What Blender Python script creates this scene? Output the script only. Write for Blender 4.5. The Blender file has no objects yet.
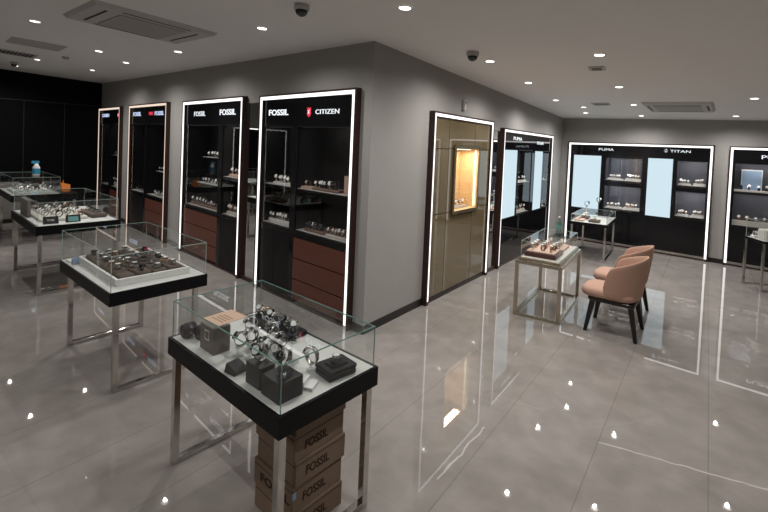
import bpy, math, random
from mathutils import Vector, Matrix
random.seed(7)
S = bpy.context.scene
COL = S.collection
PI = math.pi

# ------------------------------------------------------------------ camera
cam_d = bpy.data.cameras.new('camera'); cam = bpy.data.objects.new('camera', cam_d); COL.objects.link(cam)
CAMP = Vector((3.14822, -3.14351, 1.93801))
Rv = Vector((0.72718717, 0.68510271, 0.04281457)); Uv = Vector((-0.05118742, -0.00807793, 0.99865639)); Fv = Vector((-0.68452806, 0.72840169, -0.02919447))
cam.matrix_world = Matrix(((Rv.x, Uv.x, -Fv.x, CAMP.x), (Rv.y, Uv.y, -Fv.y, CAMP.y), (Rv.z, Uv.z, -Fv.z, CAMP.z), (0, 0, 0, 1)))
cam_d.sensor_fit = 'HORIZONTAL'; cam_d.sensor_width = 36.0
cam_d.lens = 440.0535 * 36.0 / 768.0
cam_d.shift_y = (158.465 - 256.0) / 768.0
cam_d.clip_start = 0.05; cam_d.clip_end = 100
S.camera = cam

# ------------------------------------------------------------------ world, exposure
wd = bpy.data.worlds.new('world'); S.world = wd; wd.use_nodes = True
wd.node_tree.nodes['Background'].inputs[0].default_value = (0.5, 0.52, 0.55, 1)
wd.node_tree.nodes['Background'].inputs[1].default_value = 0.02
S.view_settings.view_transform = 'Standard'; S.view_settings.look = 'None'
S.view_settings.gamma = 1.0; S.view_settings.use_curve_mapping = False
S.view_settings.exposure = 0.0
try:
    S.cycles.max_bounces = 10; S.cycles.transparent_max_bounces = 24; S.cycles.glossy_bounces = 5
    S.cycles.diffuse_bounces = 4; S.cycles.sample_clamp_indirect = 3.0; S.cycles.caustics_reflective = False
    S.cycles.use_denoising = True
except Exception: pass
DOWN_W = 70.0          # watts of one ceiling downlight
DOWN_C = (1.0, 0.965, 0.925)

# ------------------------------------------------------------------ materials
def newmat(name):
    m = bpy.data.materials.new(name); m.use_nodes = True
    return m, m.node_tree.nodes, m.node_tree.links
def pbr(name, col, rough=0.5, metal=0.0, spec=0.5, noise=0.0, scale=20.0, coat=0.0, stretch=None, rnoise=0.0):
    m, n, l = newmat(name); b = n['Principled BSDF']
    b.inputs['Base Color'].default_value = (*col, 1); b.inputs['Roughness'].default_value = rough
    b.inputs['Metallic'].default_value = metal; b.inputs['Specular IOR Level'].default_value = spec
    b.inputs['Coat Weight'].default_value = coat
    if noise or rnoise:
        tc = n.new('ShaderNodeTexCoord'); mp = n.new('ShaderNodeMapping'); nz = n.new('ShaderNodeTexNoise')
        if stretch: mp.inputs['Scale'].default_value = stretch
        nz.inputs['Scale'].default_value = scale; nz.inputs['Detail'].default_value = 4
        l.new(tc.outputs['Object'], mp.inputs[0]); l.new(mp.outputs[0], nz.inputs['Vector'])
        if noise:
            mx = n.new('ShaderNodeMix'); mx.data_type = 'RGBA'
            mx.inputs[6].default_value = (*[c * (1 - noise) for c in col], 1)
            mx.inputs[7].default_value = (*[min(1, c * (1 + noise)) for c in col], 1)
            l.new(nz.outputs[0], mx.inputs[0]); l.new(mx.outputs[2], b.inputs['Base Color'])
        if rnoise:
            mr = n.new('ShaderNodeMapRange'); mr.inputs[3].default_value = max(0, rough - rnoise); mr.inputs[4].default_value = rough + rnoise
            l.new(nz.outputs[0], mr.inputs[0]); l.new(mr.outputs[0], b.inputs['Roughness'])
    return m
def emit(name, col, st):
    m, n, l = newmat(name); n.remove(n['Principled BSDF']); e = n.new('ShaderNodeEmission')
    e.inputs[0].default_value = (*col, 1); e.inputs[1].default_value = st
    l.new(e.outputs[0], n['Material Output'].inputs[0]); return m
def thin_glass(name, tint, base=0.03, gain=0.75):
    m, n, l = newmat(name); n.remove(n['Principled BSDF'])
    t = n.new('ShaderNodeBsdfTransparent'); t.inputs[0].default_value = (*tint, 1)
    g = n.new('ShaderNodeBsdfGlossy'); g.inputs['Roughness'].default_value = 0.0; g.inputs[0].default_value = (1, 1, 1, 1)
    lw = n.new('ShaderNodeLayerWeight'); lw.inputs[0].default_value = 0.5
    pw = n.new('ShaderNodeMath'); pw.operation = 'POWER'; pw.inputs[1].default_value = 4.0
    ma = n.new('ShaderNodeMath'); ma.operation = 'MULTIPLY_ADD'; ma.inputs[1].default_value = gain; ma.inputs[2].default_value = base
    mx = n.new('ShaderNodeMixShader')
    l.new(lw.outputs['Facing'], pw.inputs[0]); l.new(pw.outputs[0], ma.inputs[0]); l.new(ma.outputs[0], mx.inputs[0])
    l.new(t.outputs[0], mx.inputs[1]); l.new(g.outputs[0], mx.inputs[2]); l.new(mx.outputs[0], n['Material Output'].inputs[0])
    return m

M = {}
M['wall'] = pbr('wall_paint', (0.33, 0.32, 0.307), 0.85, noise=0.04, scale=6)
M['ceiling'] = pbr('ceiling_paint', (0.83, 0.82, 0.805), 0.9, noise=0.02, scale=4)
M['black_wall'] = pbr('black_wall_panel', (0.0022, 0.0022, 0.0026), 0.6, spec=0.08)
M['base'] = pbr('baseboard_black', (0.012, 0.011, 0.01), 0.35)
M['walnut'] = pbr('dark_walnut', (0.030, 0.010, 0.007), 0.38, noise=0.35, scale=8, stretch=(1, 1, 8), coat=0.1)
M['drawer'] = pbr('walnut_veneer', (0.105, 0.032, 0.019), 0.4, noise=0.3, scale=5, stretch=(1.5, 1.5, 14))
M['black_gloss'] = pbr('black_lacquer', (0.006, 0.006, 0.007), 0.12, spec=0.35)
M['black_mirror'] = pbr('black_back_painted_glass', (0.004, 0.004, 0.005), 0.02, spec=0.55)
M['black_satin'] = pbr('black_satin', (0.006, 0.006, 0.007), 0.4, spec=0.2)
M['black_apron'] = pbr('black_apron_board', (0.005, 0.005, 0.006), 0.45, spec=0.15)
M['dark_back'] = pbr('dark_cabinet_back', (0.009, 0.009, 0.010), 0.5, spec=0.2)
M['blue_back'] = pbr('slate_cabinet_back', (0.075, 0.08, 0.105), 0.6, noise=0.05)
M['led'] = emit('led_strip_white', (1.0, 0.975, 0.96), 1.7)
M['led_warm'] = emit('led_strip_warm', (1.0, 0.80, 0.66), 0.95)
M['led_niche'] = emit('led_niche_warm', (1.0, 0.86, 0.6), 3.0)
M['lamp'] = emit('downlight_lens', (1.0, 0.95, 0.88), 7.0)
M['sign'] = emit('sign_letters_lit', (0.9, 0.96, 1.0), 1.15)
M['sign_blue'] = emit('sign_letters_pale_blue', (0.62, 0.72, 1.0), 0.9)
M['sign_red'] = emit('sign_logo_red', (1.0, 0.06, 0.10), 0.9)
M['mirror'] = pbr('mirror_glass', (0.78, 0.80, 0.80), 0.01, metal=1.0)
M['brass'] = pbr('bronze_lacquer_panel', (0.135, 0.105, 0.058), 0.04, metal=0.0, spec=1.0, noise=0.04, scale=3)
M['brass_frame'] = pbr('bronze_frame', (0.42, 0.33, 0.20), 0.25, metal=1.0)
M['brass_dark'] = pbr('bronze_seam', (0.05, 0.035, 0.02), 0.4, metal=0.6)
M['cream'] = pbr('niche_lining_cream', (0.72, 0.52, 0.30), 0.6)
M['shelf_white'] = pbr('shelf_pale_board', (0.55, 0.54, 0.52), 0.45)
M['riser'] = pbr('riser_cream', (0.62, 0.58, 0.53), 0.6)
M['riser_dark'] = pbr('riser_wood', (0.20, 0.12, 0.09), 0.5)
M['steel'] = pbr('polished_steel', (0.60, 0.585, 0.56), 0.10, metal=1.0)
M['champagne'] = pbr('champagne_steel', (0.50, 0.45, 0.36), 0.22, metal=1.0)
M['glass'] = thin_glass('clear_thin_glass', (0.95, 0.975, 0.97), base=0.055, gain=0.55)
M['glass_front'] = thin_glass('cabinet_door_glass', (0.93, 0.93, 0.93), base=0.03, gain=0.30)
M['glass_edge'] = pbr('glass_edge_green', (0.14, 0.27, 0.245), 0.12, spec=0.8)
M['glass_edge_light'] = pbr('glass_edge_pale', (0.36, 0.46, 0.43), 0.12, spec=0.8)
M['acrylic'] = thin_glass('acrylic_clear', (0.90, 0.91, 0.91), base=0.10, gain=0.6)
M['liner'] = pbr('case_floor_pale_grey', (0.60, 0.60, 0.58), 0.5, noise=0.03)
M['white'] = pbr('white_tray', (0.72, 0.71, 0.69), 0.4)
M['taupe'] = pbr('taupe_velvet', (0.115, 0.09, 0.075), 0.95, spec=0.1, noise=0.12, scale=60)
M['taupe_box'] = pbr('taupe_card', (0.13, 0.11, 0.095), 0.6)
M['grey_stand'] = pbr('charcoal_display_block', (0.010, 0.010, 0.011), 0.4, spec=0.25)
M['leather'] = pbr('black_leather', (0.008, 0.008, 0.009), 0.45, spec=0.25, noise=0.2, scale=80)
M['metal'] = pbr('watch_steel', (0.62, 0.61, 0.60), 0.16, metal=1.0)
M['rose'] = pbr('watch_rose_gold', (0.72, 0.47, 0.34), 0.2, metal=1.0)
M['gun'] = pbr('watch_gunmetal', (0.12, 0.12, 0.13), 0.22, metal=1.0)
M['dial_w'] = pbr('dial_white', (0.75, 0.75, 0.73), 0.3)
M['dial_k'] = pbr('dial_black', (0.01, 0.01, 0.012), 0.2)
M['brown_strap'] = pbr('tan_leather', (0.16, 0.07, 0.035), 0.5)
M['kraft'] = pbr('kraft_paper', (0.46, 0.33, 0.24), 0.8, noise=0.06)
M['carton'] = pbr('corrugated_carton', (0.235, 0.17, 0.125), 0.85, noise=0.10, scale=9, spec=0.1)
M['ink'] = pbr('carton_print', (0.055, 0.036, 0.026), 0.8, spec=0.1)
M['ink_light'] = pbr('label_print_white', (0.6, 0.6, 0.58), 0.6)
M['peach'] = pbr('peach_upholstery', (0.44, 0.275, 0.21), 0.75, spec=0.2, noise=0.05, scale=90)
M['ebony'] = pbr('black_stained_wood', (0.008, 0.007, 0.007), 0.35)
M['wine'] = pbr('dark_red_leather', (0.06, 0.012, 0.010), 0.4)
M['blush'] = pbr('blush_pillow', (0.62, 0.42, 0.34), 0.8)
M['ac'] = pbr('ac_plastic', (0.50, 0.485, 0.46), 0.6)
M['ac_grille'] = pbr('ac_grille', (0.36, 0.35, 0.33), 0.7)
M['slot'] = pbr('dark_slot', (0.012, 0.012, 0.012), 0.7)
M['panel'] = pbr('access_panel_paint', (0.44, 0.42, 0.40), 0.85)
M['trimw'] = pbr('downlight_trim', (0.55, 0.53, 0.50), 0.5)
M['orange'] = pbr('orange_paper', (0.80, 0.24, 0.03), 0.6)
M['cyan'] = pbr('cyan_label', (0.03, 0.30, 0.50), 0.5)
M['pale_blue'] = pbr('pale_blue_card', (0.25, 0.36, 0.52), 0.5)
M['bottle'] = thin_glass('bottle_plastic', (0.70, 0.86, 0.84), base=0.10, gain=0.6)
M['water_label'] = pbr('bottle_label', (0.10, 0.30, 0.30), 0.5)
M['counter'] = pbr('grey_counter_front', (0.20, 0.19, 0.175), 0.55)
M['dome'] = pbr('camera_dome_black', (0.006, 0.006, 0.007), 0.05, spec=0.9)

def lightpanel(name, strength):
    # backlit frosted panel: one even glow over its face
    m, n, l = newmat(name); n.remove(n['Principled BSDF'])
    e = n.new('ShaderNodeEmission'); e.inputs[0].default_value = (0.66, 0.82, 0.90, 1); e.inputs[1].default_value = strength
    l.new(e.outputs[0], n['Material Output'].inputs[0]); return m
M['lightbox'] = lightpanel('backlit_frosted_panel', 0.98)

def floor_mat():
    m, n, l = newmat('polished_marble_tile'); b = n['Principled BSDF']
    geo = n.new('ShaderNodeNewGeometry')
    rot = n.new('ShaderNodeMapping'); rot.vector_type = 'POINT'; rot.inputs['Rotation'].default_value = (0, 0, -0.1191)
    l.new(geo.outputs['Position'], rot.inputs[0])
    def noise(scale, detail, dist=0.0, vec=rot.outputs[0]):
        z = n.new('ShaderNodeTexNoise'); z.inputs['Scale'].default_value = scale; z.inputs['Detail'].default_value = detail
        z.inputs['Distortion'].default_value = dist; l.new(vec, z.inputs['Vector']); return z
    n1 = noise(1.6, 8, 1.0); n2 = noise(5.0, 5, 0.5)
    r1 = n.new('ShaderNodeValToRGB'); r1.color_ramp.elements[0].position = 0.35; r1.color_ramp.elements[1].position = 0.68
    r1.color_ramp.elements[0].color = (0.255, 0.225, 0.202, 1); r1.color_ramp.elements[1].color = (0.310, 0.277, 0.250, 1)
    l.new(n1.outputs[0], r1.inputs[0])
    mx = n.new('ShaderNodeMix'); mx.data_type = 'RGBA'; mx.blend_type = 'OVERLAY'; mx.inputs[0].default_value = 0.25
    l.new(r1.outputs[0], mx.inputs[6]); l.new(n2.outputs[0], mx.inputs[7])
    hs = n.new('ShaderNodeHueSaturation'); hs.inputs['Saturation'].default_value = 0.70; l.new(mx.outputs[2], hs.inputs['Color'])
    col = hs.outputs[0]
    # joints 0.6 m apart one way, 1.2 m the other
    sx = n.new('ShaderNodeSeparateXYZ'); l.new(rot.outputs[0], sx.inputs[0])
    def joint(sock, period, off, w):
        a = n.new('ShaderNodeMath'); a.operation = 'ADD'; a.inputs[1].default_value = off; l.new(sock, a.inputs[0])
        p = n.new('ShaderNodeMath'); p.operation = 'PINGPONG'; p.inputs[1].default_value = period / 2; l.new(a.outputs[0], p.inputs[0])
        c = n.new('ShaderNodeMath'); c.operation = 'LESS_THAN'; c.inputs[1].default_value = w; l.new(p.outputs[0], c.inputs[0]); return c.outputs[0]
    j1 = joint(sx.outputs[0], 0.6, JX, 0.0016); j2 = joint(sx.outputs[1], 1.2, 0.33, 0.0014)
    mxj = n.new('ShaderNodeMath'); mxj.operation = 'MULTIPLY_ADD'; mxj.inputs[1].default_value = 0.3; mxj.use_clamp = True; l.new(j2, mxj.inputs[0]); l.new(j1, mxj.inputs[2])
    jm = n.new('ShaderNodeMix'); jm.data_type = 'RGBA'; jm.inputs[7].default_value = (0.07, 0.062, 0.055, 1)
    js = n.new('ShaderNodeMath'); js.operation = 'MULTIPLY'; js.inputs[1].default_value = 0.6; l.new(mxj.outputs[0], js.inputs[0])
    l.new(js.outputs[0], jm.inputs[0]); l.new(col, jm.inputs[6]); col = jm.outputs[2]
    # pale veins in the stone
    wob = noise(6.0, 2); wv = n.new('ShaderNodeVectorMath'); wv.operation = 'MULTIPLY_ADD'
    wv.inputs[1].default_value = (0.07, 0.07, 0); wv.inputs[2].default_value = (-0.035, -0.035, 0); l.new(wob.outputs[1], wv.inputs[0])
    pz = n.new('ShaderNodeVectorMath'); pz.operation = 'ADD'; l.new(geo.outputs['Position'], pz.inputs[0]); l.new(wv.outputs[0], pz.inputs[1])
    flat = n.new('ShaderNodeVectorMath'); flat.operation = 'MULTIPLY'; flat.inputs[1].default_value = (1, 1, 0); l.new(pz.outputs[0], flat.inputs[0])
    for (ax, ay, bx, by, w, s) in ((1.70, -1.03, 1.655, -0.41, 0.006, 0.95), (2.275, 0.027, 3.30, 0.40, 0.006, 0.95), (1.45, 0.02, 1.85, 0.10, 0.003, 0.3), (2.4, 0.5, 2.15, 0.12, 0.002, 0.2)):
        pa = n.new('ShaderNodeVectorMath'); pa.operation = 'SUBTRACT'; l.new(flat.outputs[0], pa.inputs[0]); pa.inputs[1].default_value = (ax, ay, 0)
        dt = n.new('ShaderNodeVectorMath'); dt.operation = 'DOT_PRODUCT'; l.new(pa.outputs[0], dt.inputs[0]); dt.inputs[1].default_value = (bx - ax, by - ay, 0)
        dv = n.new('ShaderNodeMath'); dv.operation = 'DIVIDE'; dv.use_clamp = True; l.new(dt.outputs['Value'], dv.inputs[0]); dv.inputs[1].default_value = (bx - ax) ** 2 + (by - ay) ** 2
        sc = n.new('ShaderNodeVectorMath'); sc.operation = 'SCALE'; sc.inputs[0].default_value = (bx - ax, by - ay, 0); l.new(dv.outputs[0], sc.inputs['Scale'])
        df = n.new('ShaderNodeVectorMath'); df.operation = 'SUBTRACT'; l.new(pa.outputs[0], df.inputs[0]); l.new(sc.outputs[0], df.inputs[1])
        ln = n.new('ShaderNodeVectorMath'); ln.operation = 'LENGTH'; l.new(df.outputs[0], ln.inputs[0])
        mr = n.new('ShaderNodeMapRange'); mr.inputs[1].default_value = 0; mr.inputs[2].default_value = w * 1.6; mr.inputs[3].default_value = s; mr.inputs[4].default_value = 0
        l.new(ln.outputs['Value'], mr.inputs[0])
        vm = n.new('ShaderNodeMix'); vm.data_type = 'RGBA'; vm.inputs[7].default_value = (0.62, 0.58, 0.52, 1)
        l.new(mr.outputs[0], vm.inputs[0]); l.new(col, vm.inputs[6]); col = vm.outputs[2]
    l.new(col, b.inputs['Base Color'])
    mr = n.new('ShaderNodeMapRange'); mr.inputs[1].default_value = 0.3; mr.inputs[2].default_value = 0.7; mr.inputs[3].default_value = 0.006; mr.inputs[4].default_value = 0.020
    l.new(n1.outputs[0], mr.inputs[0]); l.new(mr.outputs[0], b.inputs['Roughness'])
    b.inputs['Specular IOR Level'].default_value = 0.55
    return m
JX = 0.0   # replaced below
_a = 0.1191
_px, _py = 2.887, -0.141
JX = -(_px * math.cos(-_a) - _py * math.sin(-_a))
# mapping rotates by -a:  x' = x cos a + y sin a
JX = -(_px * math.cos(_a) + _py * math.sin(_a))
M['floor'] = floor_mat()

# ------------------------------------------------------------------ mesh builder
class MB:
    def __init__(s): s.v = []; s.f = []; s.m = []; s.mi = 0; s.sm = []; s.smooth = False
    def _add(s, vs, fs):
        o = len(s.v); s.v += [tuple(v) for v in vs]
        for f in fs: s.f.append(tuple(i + o for i in f)); s.m.append(s.mi); s.sm.append(s.smooth)
    def box(s, x0, x1, y0, y1, z0, z1):
        if x0 > x1: x0, x1 = x1, x0
        if y0 > y1: y0, y1 = y1, y0
        if z0 > z1: z0, z1 = z1, z0
        s._add([(x0, y0, z0), (x1, y0, z0), (x1, y1, z0), (x0, y1, z0), (x0, y0, z1), (x1, y0, z1), (x1, y1, z1), (x0, y1, z1)],
               [(0, 3, 2, 1), (4, 5, 6, 7), (0, 1, 5, 4), (1, 2, 6, 5), (2, 3, 7, 6), (3, 0, 4, 7)]); return s
    def hexa(s, b, t):   # 4 bottom points (ccw), 4 top points
        s._add(list(b) + list(t), [(0, 3, 2, 1), (4, 5, 6, 7), (0, 1, 5, 4), (1, 2, 6, 5), (2, 3, 7, 6), (3, 0, 4, 7)]); return s
    def rbox(s, x0, x1, y0, y1, z0, z1, r, seg=3):   # rounded in plan, small top chamfer
        pts = []
        for cx, cy, a0 in ((x1 - r, y1 - r, 0), (x0 + r, y1 - r, 90), (x0 + r, y0 + r, 180), (x1 - r, y0 + r, 270)):
            for k in range(seg + 1):
                a = math.radians(a0 + 90 * k / seg); pts.append((cx + r * math.cos(a), cy + r * math.sin(a)))
        c = min(r, (z1 - z0) / 3) * 0.6; mx, my = (x0 + x1) / 2, (y0 + y1) / 2; N = len(pts)
        def ins(p, d):
            return (p[0] + (d if p[0] < mx else -d), p[1] + (d if p[1] < my else -d))
        rings = [(c, z0), (0, z0 + c), (0, z1 - c), (c, z1)]; vs = []; fs = []
        for d, z in rings: vs += [(*ins(p, d), z) for p in pts]
        for i in range(3):
            for k in range(N): fs.append((i * N + k, i * N + (k + 1) % N, (i + 1) * N + (k + 1) % N, (i + 1) * N + k))
        fs.append(tuple(range(N - 1, -1, -1))); fs.append(tuple(3 * N + k for k in range(N))); s._add(vs, fs); return s
    def cyl(s, p0, p1, r0, r1=None, seg=12, caps=True):
        r1 = r0 if r1 is None else r1; p0 = Vector(p0); p1 = Vector(p1); d = (p1 - p0).normalized()
        a = d.orthogonal().normalized(); b = d.cross(a); vs = []
        for p, r in ((p0, r0), (p1, r1)):
            for k in range(seg):
                t = 2 * PI * k / seg; vs.append(p + a * r * math.cos(t) + b * r * math.sin(t))
        fs = [(k, (k + 1) % seg, seg + (k + 1) % seg, seg + k) for k in range(seg)]
        if caps: fs += [tuple(range(seg - 1, -1, -1)), tuple(range(seg, 2 * seg))]
        s._add(vs, fs); return s
    def bar(s, p0, p1, w, h=None):   # rectangular bar between points
        h = h or w; p0 = Vector(p0); p1 = Vector(p1); d = (p1 - p0).normalized()
        up = Vector((0, 0, 1)) if abs(d.z) < .9 else Vector((0, 1, 0)); a = d.cross(up).normalized() * w / 2; b = a.cross(d).normalized() * h / 2
        q = lambda p: [p - a - b, p + a - b, p + a + b, p - a + b]
        s.hexa(q(p0), q(p1)); return s
    def lathe(s, prof, cx=0, cy=0, z0=0, seg=20, cap=True):
        vs = []; fs = []
        for r, z in prof:
            for k in range(seg): t = 2 * PI * k / seg; vs.append((cx + r * math.cos(t), cy + r * math.sin(t), z0 + z))
        for i in range(len(prof) - 1):
            for k in range(seg): fs.append((i * seg + k, i * seg + (k + 1) % seg, (i + 1) * seg + (k + 1) % seg, (i + 1) * seg + k))
        if cap: fs += [tuple(range(seg - 1, -1, -1)), tuple((len(prof) - 1) * seg + k for k in range(seg))]
        s._add(vs, fs); return s
    def xf(s, mat, start=0):
        for i in range(start, len(s.v)): s.v[i] = tuple(mat @ Vector(s.v[i]))
        return s
    def build(s, name, mats, parent=None, loc=None, rz=0.0, bevel=0.0):
        me = bpy.data.meshes.new(name); me.from_pydata(s.v, [], s.f)
        if not isinstance(mats, (list, tuple)): mats = [mats]
        for m in mats: me.materials.append(m)
        for p, i, sm in zip(me.polygons, s.m, s.sm): p.material_index = i; p.use_smooth = sm
        me.update(); o = bpy.data.objects.new(name, me); COL.objects.link(o)
        if parent: o.parent = parent
        if loc is not None: o.location = loc
        o.rotation_euler.z = rz
        if bevel:
            b = o.modifiers.new('bevel', 'BEVEL'); b.width = bevel; b.segments = 2; b.limit_method = 'ANGLE'
        return o
def box(*a): return MB().box(*a)
def tag(o, label, cat, group=None, kind=None):
    if label: o['label'] = label
    if cat: o['category'] = cat
    if group: o['group'] = group
    if kind: o['kind'] = kind
    return o
def thing(name, label, cat, loc=(0, 0, 0), rz=0.0, group=None):
    o = bpy.data.objects.new(name, None); o.empty_display_size = 0.05; COL.objects.link(o); o.location = loc; o.rotation_euler.z = rz
    return tag(o, label, cat, group)
def struct(o): o['kind'] = 'structure'; return o
def dup(o, loc, rz=0.0, rx=0.0, label=None, group=None, scale=None):
    c = o.copy(); COL.objects.link(c); c.location = loc; c.rotation_euler = (rx, 0, rz)
    if label: c['label'] = label
    if group: c['group'] = group
    if scale: c.scale = (scale,) * 3
    for ch in o.children:
        d = ch.copy(); COL.objects.link(d); d.parent = c
        for g in ch.children:
            e = g.copy(); COL.objects.link(e); e.parent = d
    return c
def text(name, body, size, mat, parent, loc, rot=(PI / 2, 0, 0), width=None, extrude=0.002, align='CENTER', bold=0.0):
    cu = bpy.data.curves.new(name, 'FONT'); cu.body = body; cu.size = size; cu.align_x = align; cu.extrude = extrude; cu.offset = bold
    cu.resolution_u = 3
    o = bpy.data.objects.new(name + '_tmp', cu); COL.objects.link(o)
    bpy.context.view_layer.update()
    me = bpy.data.meshes.new_from_object(o.evaluated_get(bpy.context.evaluated_depsgraph_get()))
    COL.objects.unlink(o); bpy.data.objects.remove(o)
    if width:
        xs = [v.co.x for v in me.vertices]; w = max(xs) - min(xs)
        for v in me.vertices: v.co.x *= width / w
    me.materials.clear(); me.materials.append(mat)
    t = bpy.data.objects.new(name, me); COL.objects.link(t); t.parent = parent; t.location = loc; t.rotation_euler = rot
    return t

# ------------------------------------------------------------------ room frames
def ceil_z(x, y): return 2.98202 - 0.020489 * x - 0.035185 * y
XL = -9.5; XR = 6.2; YF = -6.0
TH = 0.1191
dR = Vector((-math.sin(TH), math.cos(TH), 0)); nR = Vector((math.cos(TH), math.sin(TH), 0))
BO = Vector((-0.85106, 7.11197, 0)); aB = 0.027024; dB = Vector((math.cos(aB), math.sin(aB), 0))
# a wall frame: origin, rotation; local x = right along the wall, y = into the wall, z = up
FRAMES = {'left': (Vector((0, 0, 0)), 0.0), 'right': (Vector((0, 0, 0)), PI / 2 + TH), 'back': (BO, aB)}
def fpt(fr, x, y, z=0):
    o, a = FRAMES[fr]; return o + Vector((x * math.cos(a) - y * math.sin(a), x * math.sin(a) + y * math.cos(a), z))

def wall_block(mb, fr, x0, x1, z0, z1=None, y0=0.0, y1=0.42):
    b = [fpt(fr, x0, y0), fpt(fr, x1, y0), fpt(fr, x1, y1), fpt(fr, x0, y1)]
    lo = [Vector((p.x, p.y, z0)) for p in b]
    hi = [Vector((p.x, p.y, (ceil_z(p.x, p.y) + 0.0) if z1 is None else z1)) for p in b]
    mb.hexa(lo, hi)

# cabinets along the walls: (frame, x0, x1, height)
CABS = {
    'A': ('left', -2.02, -0.165, 2.52), 'B': ('left', -4.46, -2.44, 2.54), 'C': ('left', -7.22, -5.14, 2.56), 'D': ('left', -9.47, -7.80, 2.56),
    'E': ('right', 1.13, 2.97, 2.385), 'F': ('right', 3.40, 6.22, 2.31), 'G': ('back', 0.17, 2.85, 2.21), 'H': ('back', 3.07, 6.20, 2.20)}
DEP = 0.40   # recess depth
def wall(name, fr, xa, xb, cabs, extra=(), slant=False):
    mb = MB(); x = xa; ops = sorted([(CABS[c][1] - .002, CABS[c][2] + .002, CABS[c][3] + .002) for c in cabs] + list(extra))
    for a, b, h in ops:
        if a > x: wall_block(mb, fr, x, a, 0)
        wall_block(mb, fr, a, b, h)
        x = b
    if x < xb and not slant: wall_block(mb, fr, x, xb, 0)
    elif x < xb:
        b = [Vector((x, 0, 0)), Vector((xb, 0, 0)), Vector((xb - .42 * math.sin(TH), .42 * math.cos(TH), 0)), Vector((x, .42 * math.cos(TH), 0))]
        mb.hexa(b, [Vector((p.x, p.y, ceil_z(p.x, p.y))) for p in b])
    return struct(mb.build(name, M['wall']))
wall('wall_left', 'left', XL, 0.0, 'ABCD', slant=True)
wall('wall_right', 'right', 0.42, 7.163, 'EF')
wall('wall_back', 'back', 0.0, 7.6, 'GH')
# corner fill so the block has no slit between the two walls
# floor, ceiling, other walls
struct(MB().box(XL, XR + .6, YF, 8.2, -0.1, 0.0).build('floor', M['floor']))
cb = MB(); pts = [(XL - .1, YF - .1), (XR + .8, YF - .1), (XR + .8, 8.3), (XL - .1, 8.3)]
cb.hexa([Vector((x, y, ceil_z(x, y))) for x, y in pts], [Vector((x, y, ceil_z(x, y) + .12)) for x, y in pts])
struct(cb.build('ceiling', M['ceiling']))
def plain_wall(name, x0, x1, y0, y1, mat):
    b = [(x0, y0), (x1, y0), (x1, y1), (x0, y1)]
    return struct(MB().hexa([Vector((x, y, 0)) for x, y in b], [Vector((x, y, ceil_z(x, y))) for x, y in b]).build(name, mat))
plain_wall('wall_far', XL - .1, XL, -3.1, -0.0005, M['black_wall'])
plain_wall('wall_side', XL - .1, XL, YF, -3.101, M['wall'])
plain_wall('wall_front', XL, XR, YF - .1, YF, M['wall'])
plain_wall('wall_east', XR, XR + .1, YF, 7.28, M['wall'])
# faint joints of the black wall panels
for i, y in enumerate((-0.75, -1.5, -2.3)):
    struct(box(XL, XL + .004, y - .006, y + .006, 0, 2.6).build('trim_%d' % (i + 1), M['base']))
struct(box(XL, XL + .01, -3.1, -0.02, 2.60, 2.615).build('trim_4', M['base']))
# baseboards
def baseboard(name, fr, x0, x1):
    mb = MB(); b = [fpt(fr, x0, -.012), fpt(fr, x1, -.012), fpt(fr, x1, 0), fpt(fr, x0, 0)]
    mb.hexa([Vector((p.x, p.y, 0)) for p in b], [Vector((p.x, p.y, .085)) for p in b]); return struct(mb.build(name, M['base']))
baseboard('baseboard_left', 'left', -5.14, -4.46); baseboard('baseboard_left', 'left', -7.80, -7.22); baseboard('baseboard_left', 'left', -.165, 0.0)
baseboard('baseboard_right', 'right', 0.0, 1.128); baseboard('baseboard_right', 'right', 6.22, 7.15)
baseboard('baseboard_back', 'back', 0.0, .17); baseboard('baseboard_back', 'back', 2.85, 3.07)

# ------------------------------------------------------------------ watches (prototypes)
def watch_mb(tilt=28, a=.027, b=.031, w=.02, closed=True, seg=22):
    """bracelet loop standing on z=0 with its case facing -y; materials 0 strap, 1 case, 2 dial"""
    mb = MB(); mb.smooth = True; t = .0032
    vs = []; fs = []
    for k in range(seg):
        th = 2 * PI * k / seg; c, s_ = math.cos(th), math.sin(th)
        for r in (0, t):
            for x in (-w / 2, w / 2): vs.append((x, -(a + r) * c, b + t + (b + r) * s_))
    for k in range(seg):
        i = 4 * k; j = 4 * ((k + 1) % seg)
        fs += [(i, i + 1, j + 1, j), (i + 2, j + 2, j + 3, i + 3), (i, j, j + 2, i + 2), (i + 1, i + 3, j + 3, j + 1)]
    mb._add(vs, fs); n0 = len(mb.v)
    th = math.radians(tilt); cen = Vector((0, -(a + t) * math.cos(th), b + t + (b + t) * math.sin(th))); d = Vector((0, -math.cos(th), math.sin(th)))
    mb.smooth = False; mb.mi = 1
    mb.cyl(cen - d * .004, cen + d * .007, .0195, .0185, seg=18)
    mb.cyl(cen + Vector((.018, 0, 0)), cen + Vector((.024, 0, 0)), .003, seg=6)
    mb.mi = 2; mb.cyl(cen + d * .007, cen + d * .0078, .0155, .0155, seg=16)
    return mb
STYLES = [('metal', 'metal', 'dial_w'), ('leather', 'metal', 'dial_w'), ('metal', 'metal', 'dial_k'), ('rose', 'rose', 'dial_w'), ('brown_strap', 'rose', 'dial_w'), ('gun', 'gun', 'dial_k')]
hidden = {}
_zm = {}
def wlift(rx):
    k = round(rx, 2)
    if k not in _zm:
        m = Matrix.Rotation(k, 3, 'X'); _zm[k] = -min((m @ Vector(v)).z for v in watch_mb().v)
    return _zm[k]
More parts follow.
